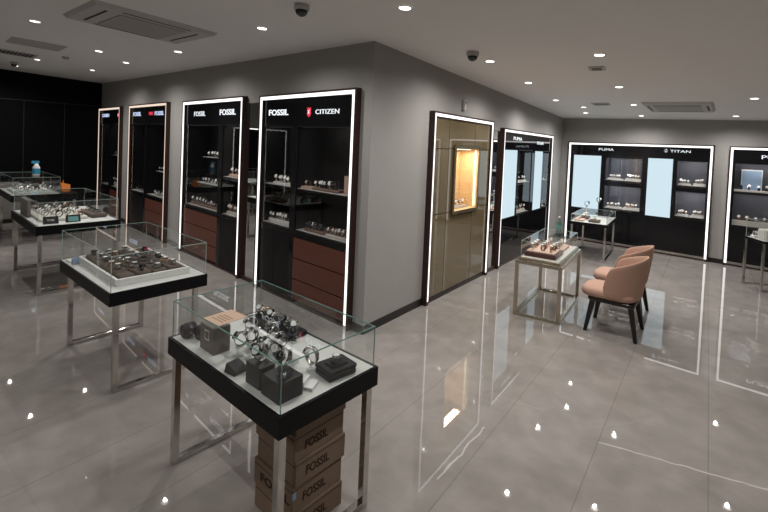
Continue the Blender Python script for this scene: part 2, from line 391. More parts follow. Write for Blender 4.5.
def put_flat(style, loc, rz=0.0, label='', group='', scale=1.0):
    key = ('flat', style)
    if key not in hidden:
        m = watch_mb(tilt=0, a=.010, b=.036, w=.021); m.xf(Matrix.Rotation(-PI / 2, 4, 'X')); zm = min(v[2] for v in m.v); m.xf(Matrix.Translation((0, -.038, -zm)))
        o = m.build('wrist_watch', [M[k] for k in STYLES[style]]); hidden[key] = o; tag(o, label, 'watch', group)
    else:
        o = hidden[key].copy(); COL.objects.link(o); o['label'] = label
        if group: o['group'] = group
        elif 'group' in o: del o['group']
    o.location = (loc[0], loc[1], loc[2] + .001); o.rotation_euler = (0, 0, rz); o.scale = (scale,) * 3
    return o
def put_watch(style, loc, rz=0.0, rx=0.0, label='', group='', scale=1.0):
    """first use of a style links its mesh, later uses copy the object"""
    rx = round(rx, 2); loc = (loc[0], loc[1], loc[2] + wlift(rx) * scale + .0012)
    if style not in hidden:
        st = STYLES[style]; o = watch_mb().build('wrist_watch', [M[k] for k in st]); hidden[style] = o
        o.location = loc; o.rotation_euler = (rx, 0, rz); o.scale = (scale,) * 3
        tag(o, label, 'watch', group); return o
    c = hidden[style].copy(); COL.objects.link(c); c.location = loc; c.rotation_euler = (rx, 0, rz); c.scale = (scale,) * 3
    if not group and 'group' in c: del c['group']
    tag(c, label, 'watch', group); return c

# large watch with parts (nearest case)
def big_watch(name, loc, rz, rx, strap, case, dial, label, group=None, s=1.0):
    rx = round(rx, 2); loc = (loc[0], loc[1], loc[2] + (wlift(rx) + .001) * s + .0015)
    t = thing(name, label, 'watch', loc, 0, group); t.rotation_euler = (rx, 0, rz); t.scale = (s,) * 3
    full = watch_mb(tilt=24, seg=30)
    st = MB(); n = 4 * 30; st.smooth = True; st._add(full.v[:n], full.f[:4 * 30]); st.build('strap', M[strap], t)
    th = math.radians(24); a, b, tt = .027, .031, .0032
    cen = Vector((0, -(a + tt) * math.cos(th), b + tt + (b + tt) * math.sin(th))); d = Vector((0, -math.cos(th), math.sin(th)))
    MB().cyl(cen - d * .004, cen + d * .007, .0205, .0195, seg=24).build('case', M[case], t)
    dl = MB().cyl(cen + d * .0071, cen + d * .0077, .0165, seg=24).build('dial', M[dial], t)
    hd = MB(); up = Vector((0, math.sin(th), math.cos(th)))
    hd.bar(cen + d * .0082, cen + d * .0082 + up * .012, .0012, .0006); hd.bar(cen + d * .0082, cen + d * .0082 + Vector((.008, 0, 0)), .0014, .0006)
    hd.build('hands', M['dial_k' if dial == 'dial_w' else 'dial_w'], dl)
    MB().cyl(cen + Vector((.019, 0, 0)), cen + Vector((.026, 0, 0)), .0035, seg=8).build('crown', M[case], t)
    return t

# ------------------------------------------------------------------ wall cabinets
def bx(mb, *a): mb.box(*a); return mb
FY = -.036
def cabinet(key, label, group, led='led', inner=None, face_y=FY, sides=(1, 1)):
    fr, x0, x1, H = CABS[key]; W = x1 - x0; o, a = FRAMES[fr]
    t = thing('display_cabinet', label, 'cabinet', fpt(fr, x0, 0), a, group)
    F0 = -.072; T = .022; LW = .040 if key in 'ABCD' else .036
    c = MB()
    c.box(0, T, F0, DEP, 0, H); c.box(W - T, W, F0, DEP, 0, H); c.box(T, W - T, F0, DEP, H - T, H); c.box(T, W - T, DEP - .02, DEP, .03, H - T)
    c.box(T, W - T, face_y, DEP - .02, 0, .03)
    c.build('casing', M['walnut'], t)
    lf = MB(); y0, y1 = F0 + .004, F0 + .010
    for (p, q, r, s_) in ((T, T + LW, .045, H - T), (W - T - LW, W - T, .045, H - T), (T + LW, W - T - LW, H - T - LW, H - T)): lf.box(p, q, y0, y1, r, s_)
    lf.build('light_strip', M[led], t)
    rv = MB(); rv.box(T, T + LW, y1, face_y, .03, H - T); rv.box(W - T - LW, W - T, y1, face_y, .03, H - T); rv.box(T + LW, W - T - LW, y1, face_y, H - T - LW, H - T)
    rv.box(T, T + LW, F0 + .004, y1, .0, .045); rv.box(W - T - LW, W - T, F0 + .004, y1, .0, .045)
    rv.build('reveal', M['walnut'], t)
    return t, T + LW, W - T - LW, H - T - LW, W
def niche_light(t, x0, x1, z, w, col=(1, .95, .90), y=.03):
    ld = bpy.data.lights.new('cabinet_lamp', 'AREA'); ld.shape = 'RECTANGLE'; ld.size = (x1 - x0) * .8; ld.size_y = .05; ld.energy = w * 1.0; ld.color = col
    o = bpy.data.objects.new('cabinet_lamp', ld); COL.objects.link(o); o.parent = t; o.location = ((x0 + x1) / 2, y, z); o.rotation_euler = (math.radians(50), 0, 0)
    m = MB().box(x0 + .03, x1 - .03, y - .02, y + .0, z + .012, z + .024); m.build('lamp_bar', M['trimw'], t)
def glazed(t, x0, x1, z0, z1, back='dark_back', doors=1, fy=FY, D=DEP - .02, glass=True, frame=.018):
    b = MB(); b.box(x0, x1, D - .012, D, z0, z1); b.build('back_panel', M[back], t)
    for (q, r) in ((x0 - .012, x0), (x1, x1 + .012)): box(q, r, fy + .02, D, z0, z1).build('side_panel', M[back], t)
    if glass:
        d = MB(); f = frame
        d.box(x0, x0 + f, fy, fy + .018, z0, z1); d.box(x1 - f, x1, fy, fy + .018, z0, z1); d.box(x0 + f, x1 - f, fy, fy + .018, z1 - f, z1); d.box(x0 + f, x1 - f, fy, fy + .018, z0, z0 + f)
        dr = d.build('glass_door', M['black_satin'], t)
        box(x0 + f, x1 - f, fy + .007, fy + .011, z0 + f, z1 - f).build('pane', M['glass_front'], dr)
def shelf(t, x0, x1, z, fy=FY + .03, D=DEP - .035, top='shelf_white', th=.03):
    m = MB(); m.box(x0, x1, fy, D, z - th, z - .004); m.mi = 1; m.box(x0, x1, fy + .004, D, z - .004, z)
    m.build('shelf', [M['black_satin'], M[top]], t)
def row(t_fr, cx0, x0, x1, z, n, label, group, styles=(0, 1, 2), scale=1.0, riser=None, y=.10, riserlabel=None, jig=.02, two=False):
    """watches in a row on a shelf (cx0 = cabinet's left edge along the wall)"""
    fr = t_fr; a = FRAMES[fr][1]; zz = z
    if riser:
        mat, h, rl = riser
        p = fpt(fr, cx0 + (x0 + x1) / 2, y + .02); r = MB().rbox(-(x1 - x0) / 2 + .012, (x1 - x0) / 2 - .012, -.055, .055, 0, h, .012).build('display_riser', M[mat], None, (p.x, p.y, z + .0008), a)
        tag(r, rl, 'display stand'); zz = z + h + .0008
    for k in range(n):
        x = x0 + .05 + (x1 - x0 - .10) * (k + .5) / n + random.uniform(-jig, jig) * .6
        p = fpt(fr, cx0 + x, y + random.uniform(-.008, .008)); s = scale * random.uniform(.9, 1.15)
        put_watch(styles[random.randrange(len(styles))], (p.x, p.y, zz), a + random.uniform(-.28, .28), round(random.uniform(-.1, .05), 1), label, group, s * .92)
def front_panel(t, x0, x1, z0, z1, mat, name, fy=FY, gap=.003, th=.02):
    return box(x0 + gap, x1 - gap, fy, fy + th, z0 + gap, z1 - gap).build(name, M[mat], t)
def filler(t, rects, mat='black_gloss', fy=FY, name='front_panel'):
    m = MB()
    for r in rects: m.box(r[0], r[1], fy, fy + .02, r[2], r[3])
    return m.build(name, M[mat], t)
def shield(t, x, z, s, fy=FY - .004):
    pts = [(-.5, .55), (-.35, .75), (0, .62), (.35, .75), (.5, .55), (.42, .1), (.5, -.3), (.25, -.7), (0, -.85), (-.25, -.7), (-.5, -.3), (-.42, .1)]
    m = MB(); N = len(pts); vs = [(x + p[0] * s, fy, z + p[1] * s) for p in pts] + [(x + p[0] * s, fy + .004, z + p[1] * s) for p in pts]
    m._add(vs, [tuple(range(N)), tuple(range(2 * N - 1, N - 1, -1))] + [(k, k + N, (k + 1) % N + N, (k + 1) % N) for k in range(N)])
    o = m.build('shield_emblem', M['sign_red'], t)
    c = MB(); c.bar((x - .2 * s, fy - .002, z - .35 * s), (x + .2 * s, fy - .002, z + .35 * s), .12 * s, .002); c.bar((x + .22 * s, fy - .002, z - .25 * s), (x - .22 * s, fy - .002, z + .25 * s), .12 * s, .002)
    c.build('emblem_mark', M['sign'], o)

LG = 'lit display cabinets along the left wall'
# ---- A: nearest
t, xa, xb, zt, W = cabinet('A', 'tall black display cabinet with white light frame, nearest of the four on the left wall', LG)
cx = CABS['A'][1]
Z0, Z1 = .86, 2.13
filler(t, [(xa, xb, Z1, zt), (xa, xa + .02, .03, Z1), (.73, .81, .03, Z1), (xb - .02, xb, .03, Z1), (xa + .02, .73, .80, Z0), (.81, xb - .02, .80, Z0)])
text('sign_letters', 'FOSSIL', .10, M['sign'], t, (.40, FY - .004, 2.262), width=.43, bold=.002)
text('sign_letters', 'CITIZEN', .075, M['sign'], t, (1.36, FY - .004, 2.262), width=.41)
shield(t, 1.03, 2.29, .070)
for (a0, a1) in ((xa + .02, .73), (.81, xb - .02)):
    glazed(t, a0, a1, Z0, Z1); niche_light(t, a0, a1, Z1 - .03, 1.1)
    shelf(t, a0, a1, 1.385); shelf(t, a0, a1, Z0 + .025)
front_panel(t, xa + .02, .40, .04, .80, 'black_satin', 'door'); front_panel(t, .40, .73, .04, .80, 'black_satin', 'door')
for k in range(3): front_panel(t, .81, xb - .02, .05 + .25 * k, .30 + .25 * k, 'drawer', 'drawer', gap=.006)
g = 'watches in the nearest left-wall cabinet'
row('left', cx, .20, .62, 1.385, 5, 'small steel watch on the left upper shelf of the nearest left-wall cabinet', g + ', left upper shelf', (0, 0, 1), 1.35, ('white', .03, 'white riser on the left upper shelf of the nearest left-wall cabinet'), y=.075)
row('left', cx, .12, .62, Z0 + .025, 6, 'small steel watch on the left lower shelf of the nearest left-wall cabinet', g + ', left lower shelf', (0, 0, 1), 1.35, ('white', .05, 'white riser on the left lower shelf of the nearest left-wall cabinet'), y=.075)
row('left', cx, .80, 1.05, 1.385, 1, 'watch leaning on the pale tray end, right upper shelf of the nearest left-wall cabinet', g + ', tray end', (4,), 1.1, ('blush', .025, 'low blush tray on the right upper shelf of the nearest left-wall cabinet'), y=.075)
row('left', cx, 1.02, 1.50, 1.385, 6, 'dark watch on the right upper shelf of the nearest left-wall cabinet', g + ', right upper shelf', (5, 1, 0), 1.4, ('riser_dark', .03, 'dark wooden riser on the right upper shelf of the nearest left-wall cabinet'), y=.075)
row('left', cx, .90, 1.30, Z0 + .025, 6, 'watch on the left riser of the right lower shelf, nearest left-wall cabinet', g + ', right lower shelf, left riser', (5, 4, 0), 1.35, ('riser_dark', .035, 'wooden riser at the left of the right lower shelf, nearest left-wall cabinet'), y=.075)
row('left', cx, 1.30, 1.70, Z0 + .025, 5, 'watch on the right riser of the right lower shelf, nearest left-wall cabinet', g + ', right lower shelf, right riser', (4, 0, 1), 1.3, ('riser', .03, 'cream riser at the right of the right lower shelf, nearest left-wall cabinet'), y=.075)
p = fpt('left', cx + 1.60, .10); r = MB().box(-.055, .055, -.006, .006, 0, .20).build('display_card', [M['blush']], None, (p.x, p.y, 1.3865), .1); tag(r, 'upright blush card beside the dark watches on the upper shelf', 'card')
pc = thing('picture_card', 'upright pale blue card behind the watches on the lower shelf of the nearest left-wall cabinet', 'card', fpt('left', cx + 1.60, .20, Z0 + .0262), .05)
MB().box(-.06, .06, -.006, .006, 0, .26).build('card', M['dial_w'], pc); MB().box(-.052, .052, -.0075, -.0062, .015, .17).build('picture', M['cyan'], pc)
# ---- B
t, xa, xb, zt, W = cabinet('B', 'lit left-wall cabinet with walnut drawers at its left, next after the mirror strip', LG)
cx = CABS['B'][1]; Z0, Z1 = .80, 2.15
filler(t, [(xa, xb, Z1, zt), (xa, xa + .03, .03, Z1), (1.30, 1.38, .03, Z1), (xb - .01, xb, .03, Z1), (xa + .03, 1.30, .76, Z0), (1.38, xb - .01, .76, Z0)])
text('sign_letters', 'FOSSIL', .105, M['sign'], t, (.60, FY - .004, 2.285), width=.40); text('sign_letters', 'FOSSIL', .115, M['sign'], t, (1.52, FY - .004, 2.29), width=.48, bold=.002)
for (a0, a1) in ((xa + .03, 1.30), (1.38, xb - .01)):
    glazed(t, a0, a1, Z0, Z1); niche_light(t, a0, a1, Z1 - .03, 1.0); shelf(t, a0, a1, Z0 + .025)
shelf(t, .68, 1.30, 1.64, th=.02); shelf(t, .48, 1.30, 1.22, th=.02); shelf(t, 1.38, xb - .01, 1.38, th=.05)
for k in range(3): front_panel(t, xa + .03, 1.30, .05 + .235 * k, .285 + .235 * k, 'drawer', 'drawer', gap=.006)
front_panel(t, 1.38, xb - .01, .04, .76, 'black_satin', 'door')
g = 'watches in the second left-wall cabinet'
row('left', cx, .70, 1.28, 1.64, 5, 'steel watch on the topmost pale shelf of the second left-wall cabinet', g + ', top shelf', (0, 0, 1), 1.3, y=.075)
row('left', cx, .52, 1.28, 1.22, 6, 'steel watch on the middle pale shelf of the second left-wall cabinet', g + ', middle shelf', (0, 0, 1), 1.4, y=.075)
row('left', cx, .15, 1.28, Z0 + .025, 10, 'steel watch on the wide bottom shelf of the second left-wall cabinet', g + ', bottom shelf', (0, 0, 2), 1.5, ('riser_dark', .04, 'wooden riser along the bottom shelf of the second left-wall cabinet'), y=.075)
row('left', cx, 1.45, 1.92, 1.38, 3, 'blush strapped watch on the right shelf of the second left-wall cabinet', g + ', right shelf', (3, 4), 1.5, ('blush', .04, 'blush tray on the right shelf of the second left-wall cabinet'), y=.075)
row('left', cx, 1.42, 1.92, Z0 + .025, 5, 'watch on the right bottom shelf of the second left-wall cabinet', g + ', right bottom shelf', (0, 3), 1.5, ('riser', .04, 'cream riser on the right bottom shelf of the second left-wall cabinet'), y=.075)
# ---- C
t, xa, xb, zt, W = cabinet('C', 'lit left-wall cabinet with a red sign and drawers at its right, third from near', LG, led='led_warm')
cx = CABS['C'][1]; Z0, Z1 = .76, 2.17
filler(t, [(xa, xb, Z1, zt), (xa, xa + .03, .03, Z1), (.92, 1.0, .03, Z1), (xb - .01, xb, .03, Z1), (xa + .03, .92, .72, Z0), (1.0, xb - .01, .72, Z0)])
text('sign_letters', 'FOSSIL', .11, M['sign_blue'], t, (.44, FY - .004, 2.33), width=.46, bold=.003); text('sign_letters', 'FOSSIL', .10, M['sign_blue'], t, (1.64, FY - .004, 2.33), width=.45, bold=.003)
text('sign_letters', 'TIMEX', .09, M['sign_red'], t, (1.22, FY - .004, 2.335), width=.24)
for (a0, a1) in ((xa + .03, .92), (1.0, xb - .01)):
    glazed(t, a0, a1, Z0, Z1); niche_light(t, a0, a1, Z1 - .03, .5); shelf(t, a0, a1, Z0 + .025)
shelf(t, 1.45, xb - .01, 1.27, th=.02)
front_panel(t, xa + .03, .92, .04, .72, 'black_satin', 'door')
for k in range(3): front_panel(t, 1.0, xb - .01, .05 + .22 * k, .27 + .22 * k, 'drawer', 'drawer', gap=.006)
g = 'watches in the third left-wall cabinet'
row('left', cx, 1.46, 1.95, 1.27, 4, 'watch on the short pale shelf of the third left-wall cabinet', g + ', pale shelf', (0, 1), 1.4, y=.075)
row('left', cx, 1.20, 1.92, Z0 + .025, 5, 'watch on the bottom right shelf of the third left-wall cabinet', g + ', bottom right shelf', (0, 3), 1.5, y=.075)
row('left', cx, .15, .88, Z0 + .025, 4, 'dim watch on the bottom left shelf of the third left-wall cabinet', g + ', bottom left shelf', (2, 5), 1.4, y=.075)
# ---- D
t, xa, xb, zt, W = cabinet('D', 'narrow looking lit display cabinet on the left wall, farthest, against the black wall', LG, led='led_warm')
cx = CABS['D'][1]; Z0, Z1 = .70, 2.18
filler(t, [(xa, xb, Z1, zt), (xa, xa + .03, .03, Z1), (.84, .92, .03, Z1), (xb - .01, xb, .03, Z1), (xa + .03, .84, .66, Z0), (.92, xb - .01, .66, Z0)])
text('sign_letters', 'CASIO', .10, M['sign_blue'], t, (.50, FY - .004, 2.34), width=.55, bold=.004); shield(t, 1.45, 2.37, .06)
for (a0, a1) in ((xa + .03, .84), (.92, xb - .01)):
    glazed(t, a0, a1, Z0, Z1); niche_light(t, a0, a1, Z1 - .03, .6); shelf(t, a0, a1, Z0 + .025)
shelf(t, .92, xb - .01, 1.45, th=.02)
front_panel(t, xa + .03, .84, .04, .66, 'black_satin', 'door')
for k in range(3): front_panel(t, .92, xb - .01, .05 + .2 * k, .25 + .2 * k, 'drawer', 'drawer', gap=.006)
g = 'watches in the farthest left-wall cabinet'
row('left', cx, 1.0, 1.62, 1.45, 4, 'watch on the upper shelf of the farthest left-wall cabinet', g + ', upper shelf', (3, 4), 1.5, y=.075)
row('left', cx, .96, 1.54, Z0 + .025, 7, 'watch on the lower shelf of the farthest left-wall cabinet', g + ', lower shelf', (0, 0, 3), 1.6, ('riser', .10, 'cream riser on the lower shelf of the farthest left-wall cabinet'), y=.075)
# mirror strip between A and B
def mirror_strip(fr, x0, x1, H, label):
    W = x1 - x0; t = thing('mirror_strip', label, 'mirror', fpt(fr, x0, 0), FRAMES[fr][1])
    box(.003, W - .003, -.014, -.002, .05, H).build('mirror_glass', M['mirror'], t)
    box(.003, W - .003, -.03, -.002, 0, .05).build('kick_board', M['walnut'], t)
mirror_strip('left', -2.44, -2.02, 2.44, 'tall narrow mirror strip between the two nearest left-wall cabinets')
mirror_strip('right', 2.97, 3.40, 2.25, 'tall narrow mirror strip between the bronze panel unit and the black cabinet')

# ---- E: bronze panelled unit with a glowing niche
t, xa, xb, zt, W = cabinet('E', 'bronze mirrored panel unit with white light frame and a glowing niche', None)
xs = [xa, 1.60 - 1.13, 2.38 - 1.13, xb]
nx0, nx1, nz0, nz1 = 1.77 - 1.13, 2.47 - 1.13, 1.10, 1.94
zs = [.06, 1.10, 1.93, zt]
pm = MB(); g_ = .005
def pan(x0, x1, z0, z1):
    box(x0 + g_, x1 - g_, FY, FY + .018, z0 + g_, z1 - g_).build('bronze_panel', M['brass'], t)
pan(xs[0], xs[1], .06, 1.10); pan(xs[0], xs[1], 1.10, 1.93); pan(xs[0], xs[1], 1.93, zt)
pan(xs[1], xs[2], .06, nz0); pan(xs[1], nx0, nz0, nz1); pan(xs[1], xs[2], nz1, zt)
pan(xs[2], xs[3], .06, nz0); pan(nx1, xs[3], nz0, nz1); pan(xs[2], xs[3], nz1, zt)
bk = MB(); bk.box(xa, nx0 - .012, FY + .019, 0, .03, zt); bk.box(nx1 + .012, xb, FY + .019, 0, .03, zt); bk.box(nx0 - .012, nx1 + .012, FY + .019, 0, .03, nz0 - .012); bk.box(nx0 - .012, nx1 + .012, FY + .019, 0, nz1 + .012, zt); bk.build('backing_board', M['brass_dark'], t)
box(xa, xb, FY, FY + .02, .0305, .058).build('kick_board', M['base'], t)
fr_ = MB(); fw = .045; fy0, fy1 = -.066, -.03
fr_.box(nx0 - fw, nx0, fy0, .0, nz0 - fw, nz1 + fw); fr_.box(nx1, nx1 + fw, fy0, .0, nz0 - fw, nz1 + fw); fr_.box(nx0, nx1, fy0, .0, nz1, nz1 + fw); fr_.box(nx0, nx1, fy0, .0, nz0 - fw, nz0)
fr_.build('niche_frame', M['brass_frame'], t)
nl = MB(); nl.box(nx0, nx1, .22, .23, nz0, nz1); nl.box(nx0 - .01, nx0 + .003, -.056, .23, nz0, nz1); nl.box(nx1 - .003, nx1 + .01, -.056, .23, nz0, nz1); nl.box(nx0 + .003, nx1 - .003, -.056, .23, nz0 - .01, nz0 + .003); nl.box(nx0 + .003, nx1 - .003, -.056, .23, nz1 - .003, nz1 + .01)
nl.build('niche_lining', M['cream'], t)
ls = MB(); ls.box(nx1 - .022, nx1 - .004, -.03, -.01, nz0 + .02, nz1 - .02); ls.box(nx0 + .004, nx0 + .015, .05, .07, nz0 + .02, nz1 - .02); ls.box(nx0 + .03, nx1 - .03, .05, .07, nz1 - .015, nz1 - .004); ls.build('niche_light_strip', M['led_niche'], t)
box(nx0 + .004, nx1 - .004, -.052, -.048, nz0 + .004, nz1 - .004).build('niche_pane', M['glass_front'], t)
g = 'watches in the glowing niche'
p = fpt('right', 1.13 + (nx0 + nx1) / 2, .09, nz0 + .0042); st = MB().rbox(-.26, .26, -.06, .06, 0, .035, .01).build('display_riser', M['riser'], None, tuple(p), FRAMES['right'][1]); tag(st, 'pale riser holding watches in the glowing niche', 'display stand')
for k in range(5):
    p = fpt('right', 1.13 + nx0 + .15 + .10 * k, .075, nz0 + .0395); put_watch((3, 0, 4, 0, 3)[k], tuple(p), FRAMES['right'][1] + .3 * (-1) ** k, 0, 'watch in a row of watches inside the glowing niche', g, 1.35)
nlp = bpy.data.lights.new('niche_lamp', 'AREA'); nlp.shape = 'RECTANGLE'; nlp.size = .5; nlp.size_y = .1; nlp.energy = 7.0; nlp.color = (1, .82, .55)
no = bpy.data.objects.new('niche_lamp', nlp); COL.objects.link(no); no.parent = t; no.location = ((nx0 + nx1) / 2, .04, nz1 - .03)
# wall sensor above
sn = thing('wall_sensor', 'small white sensor fixed to the wall above the bronze panel unit', 'sensor', fpt('right', 2.02, 0, 2.46), FRAMES['right'][1])
MB().rbox(-.03, .03, -.04, 0, 0, .15, .01).build('housing', M['ac'], sn); MB().box(-.012, .012, -.043, -.0405, .10, .13).build('lens', M['slot'], sn)

# ---- F: black cabinet on the right wall
t, xa, xb, zt, W = cabinet('F', 'wide glossy black cabinet with two backlit panels on the right-hand wall', None)
o3 = 3.40
def lit_panel(t, x0, x1, z0, z1, fy=FY):
    f = box(x0 - .012, x1 + .012, fy - .002, fy + .03, z0 - .012, z1 + .012).build('light_box', M['black_satin'], t)
    box(x0, x1, fy - .005, fy - .0022, z0, z1).build('frosted_panel', M['lightbox'], f)
cols = [('p', 3.51, 4.13), ('n', 4.22, 4.97), ('p', 5.12, 5.60), ('n', 5.68, 6.10)]
x_prev = xa; rects = [(xa, xb, 1.97, zt), (xa, xb, .03, .79)]
for kind, s0, s1 in cols:
    a0, a1 = s0 - o3, min(s1 - o3, xb)
    rects.append((x_prev, a0 - (.012 if kind == 'p' else 0), .79, 1.97)); x_prev = a1 + (.012 if kind == 'p' else 0)
    if kind == 'p': lit_panel(t, a0, a1, .805, 1.955)
    else:
        glazed(t, a0, a1, .79, 1.97, back='dark_back'); shelf(t, a0, a1, 1.37, th=.04); shelf(t, a0, a1, .815); niche_light(t, a0, a1, 1.94, .8); niche_light(t, a0, a1, 1.32, .5)
if x_prev < xb: rects.append((x_prev, xb, .79, 1.97))
filler(t, rects, 'black_mirror')
text('sign_letters', 'PUMA', .085, M['sign'], t, (.72, FY - .004, 2.13), width=.42); text('sign_letters', 'TITAN', .08, M['sign'], t, (2.0, FY - .004, 2.09), width=.42)
for (s0, s1, n_) in ((4.25, 4.94, 4), (5.71, 6.07, 2)):
    w_ = 'wider' if n_ == 4 else 'narrower'
    row('right', o3, s0 - o3, s1 - o3, .815, n_ + 1, 'watch on the lower shelf of the %s niche, black right-wall cabinet' % w_, 'watches, lower shelf of the %s niche' % w_, (0, 1, 3), 1.4, ('riser', .04, 'cream riser on the lower shelf of the %s niche, black right-wall cabinet' % w_), y=.075)
    row('right', o3, s0 - o3, s1 - o3, 1.37, n_, 'watch on the upper shelf of the %s niche, black right-wall cabinet' % w_, 'watches, upper shelf of the %s niche' % w_, (0, 1, 5), 1.3, ('riser', .03, 'cream riser on the upper shelf of the %s niche, black right-wall cabinet' % w_), y=.075)

# ---- G: back wall
t, xa, xb, zt, W = cabinet('G', 'wide black cabinet with two tall backlit panels and four watch niches on the far wall', None)
o4 = .17
cols = [('p', .30, .875), ('n', .955, 1.68), ('p', 1.77, 2.20), ('n', 2.26, 2.77)]
rects = [(xa, xb, 1.93, zt), (xa, xb, .075, .73)]; x_prev = xa
for kind, s0, s1 in cols:
    a0, a1 = s0 - o4, s1 - o4
    rects.append((x_prev, a0 - (.012 if kind == 'p' else 0), .73, 1.93)); x_prev = a1 + (.012 if kind == 'p' else 0)
    if kind == 'p': lit_panel(t, a0, a1, .745, 1.915)
    else:
        glazed(t, a0, a1, .75, 1.30, back='blue_back'); glazed(t, a0, a1, 1.36, 1.90, back='blue_back')
        rects += [(a0, a1, .73, .75), (a0, a1, 1.30, 1.36), (a0, a1, 1.90, 1.93)]
        shelf(t, a0 + .001, a1 - .001, .80, top='shelf_white'); shelf(t, a0 + .001, a1 - .001, 1.41, top='shelf_white')
        niche_light(t, a0, a1, 1.27, 2.2, (1, .97, .92)); niche_light(t, a0, a1, 1.865, 2.2, (1, .97, .92))
rects.append((x_prev, xb, .73, 1.93))
filler(t, rects, 'black_gloss')
box(xa, xb, FY + .01, .0, .0305, .074).build('kick_board', M['steel'], t)
text('sign_letters', 'PUMA', .075, M['sign'], t, (.79, FY - .004, 2.035), width=.30); text('sign_letters', 'TITAN', .07, M['sign'], t, (2.14, FY - .004, 2.05), width=.34)
lg = MB()
for k in range(8):
    a_ = k * PI / 4; c0 = Vector((1.90, FY - .004, 2.078)); lg.bar(c0 + Vector((math.cos(a_) * .012, 0, math.sin(a_) * .012)), c0 + Vector((math.cos(a_) * .036, 0, math.sin(a_) * .036)), .012, .003)
lg.build('round_emblem', M['sign'], t)
for (s0, s1, nm, n_) in ((.955, 1.68, 'left', 6), (2.26, 2.77, 'right', 5)):
    for (z, lv) in ((.80, 'lower'), (1.41, 'upper')):
        x0, x1 = s0 - o4 + .02, s1 - o4 - .02; m = (x0 + x1) / 2
        for (q0, q1, sd, hh) in ((x0, m - .01, 'left', .035), (m + .01, x1, 'right', .05)):
            row('back', o4, q0, q1, z, 4 if nm == 'right' else 5, 'small watch on the %s riser of the %s %s niche, far wall cabinet' % (sd, lv, nm), 'watches, %s riser, %s %s niche' % (sd, lv, nm), (0, 0, 3, 0), 1.3,
                ('white', hh, 'white %s riser in the %s %s niche of the far wall cabinet' % (sd, lv, nm)), y=.075)
# ---- H: back wall, cut by the frame
t, xa, xb, zt, W = cabinet('H', 'black cabinet with white light frame at the right edge of the far wall', None)
o5 = 3.07; a0, a1 = 3.15 - o5, 3.98 - o5; b0, b1 = 4.10 - o5, 5.0 - o5
rects = [(xa, xb, 1.90, zt), (xa, a0, .075, 1.90), (a1, b0, .075, 1.90), (b1, xb, .075, 1.90), (a0, a1, .075, .73), (b0, b1, .075, .73)]
for (q0, q1) in ((a0, a1), (b0, b1)):
    glazed(t, q0, q1, .73, 1.90, back='blue_back'); shelf(t, q0, q1, 1.38, th=.05); shelf(t, q0, q1, .76); niche_light(t, q0, q1, 1.87, 2.0, (1, .97, .92)); niche_light(t, q0, q1, 1.32, 1.6, (1, .97, .92))
filler(t, rects, 'black_gloss'); box(xa, xb, FY + .01, .0, .0305, .074).build('kick_board', M['steel'], t)
text('sign_letters', 'PUMA', .10, M['sign'], t, (.66, FY - .004, 1.985), width=.42)
row('back', o5, a0, a1, 1.38, 6, 'watch on the upper shelf of the cut-off far wall cabinet', 'watches, upper shelf, cut-off cabinet', (0, 5, 1), 1.35, ('riser', .03, 'cream riser on the upper shelf of the cut-off far wall cabinet'), y=.075)
row('back', o5, a0, a1, .76, 6, 'watch on the lower shelf of the cut-off far wall cabinet', 'watches, lower shelf, cut-off cabinet', (0, 5, 3), 1.5, ('riser', .08, 'cream riser on the lower shelf of the cut-off far wall cabinet'), y=.075)
pc = thing('picture_card', 'upright pale blue card on the upper shelf of the cut-off far wall cabinet', 'card', fpt('back', o5 + .33, .25, 1.3815), aB)
MB().box(-.15, .15, -.006, .006, .0, .40).build('card', M['dial_w'], pc); MB().box(-.14, .14, -.008, -.0062, .02, .38).build('picture', M['pale_blue'], pc)

# cabinet on the part of the far side wall only seen in the mirrors
t = thing('display_cabinet', 'black cabinet with white light frame on the grey wall beyond the black wall', 'cabinet', (XL + .14, -5.4, 0), -PI / 2 + PI)
t.rotation_euler.z = PI / 2
mbx = MB(); mbx.box(0, 1.9, 0, .02, 0, 2.3); mbx.box(0, 1.9, -.12, -.0005, 0, .05); mbx.build('casing', M['black_satin'], t)
lf = MB(); lf.box(0, .03, -.02, -.001, .051, 2.3); lf.box(1.87, 1.9, -.02, -.001, .051, 2.3); lf.box(.03, 1.87, -.02, -.001, 2.27, 2.3); lf.build('light_strip', M['led'], t)

# ------------------------------------------------------------------ ceiling things
def ctilt(o): o.rotation_euler = (math.atan(-0.035185), -math.atan(-0.020489), 0)
DL = [(-2.93, -2.275), (-6.572, -1.71), (-8.282, -1.801), (-4.213, -1.362), (-6.817, -.832), (-4.902, -.812), (-2.914, -.772), (-.699, -.855), (.933, -.627),
      (.603, 1.215), (.417, 2.576), (.124, 4.241), (.0, 6.05), (1.707, 1.349), (1.387, 3.176), (1.135, 4.931), (.893, 6.5), (2.333, 6.5), (2.688, 4.432), (.261, 5.168)]
DLN = ['left part of the ceiling near the frame edge', 'left ceiling, above the far glass cases', 'far left ceiling beside the small camera', 'left ceiling beyond the air conditioner', 'left ceiling close to the black wall corner', 'left ceiling above the third cabinet',
       'left ceiling above the second cabinet', 'ceiling in front of the nearest cabinet', 'top middle of the ceiling in front of the wall corner', 'ceiling beside the round camera above the bronze unit', 'ceiling above the mirror strip of the right wall',
       'ceiling above the black right-wall cabinet', 'ceiling at the far corner of the right wall', 'middle of the right ceiling next to the square vent', 'right ceiling halfway to the far air conditioner', 'ceiling at the left end of the far air conditioner',
       'ceiling in front of the far wall, left', 'ceiling in front of the far wall, right', 'right ceiling beyond the far air conditioner near the frame edge', 'ceiling over the far table, faint']
proto = None
FILL_DL = [(.9, -3.0), (-.9, -4.6), (2.9, -1.1), (4.9, .6), (2.9, -4.6)]  # extra downlights added out of view, only for more illumination
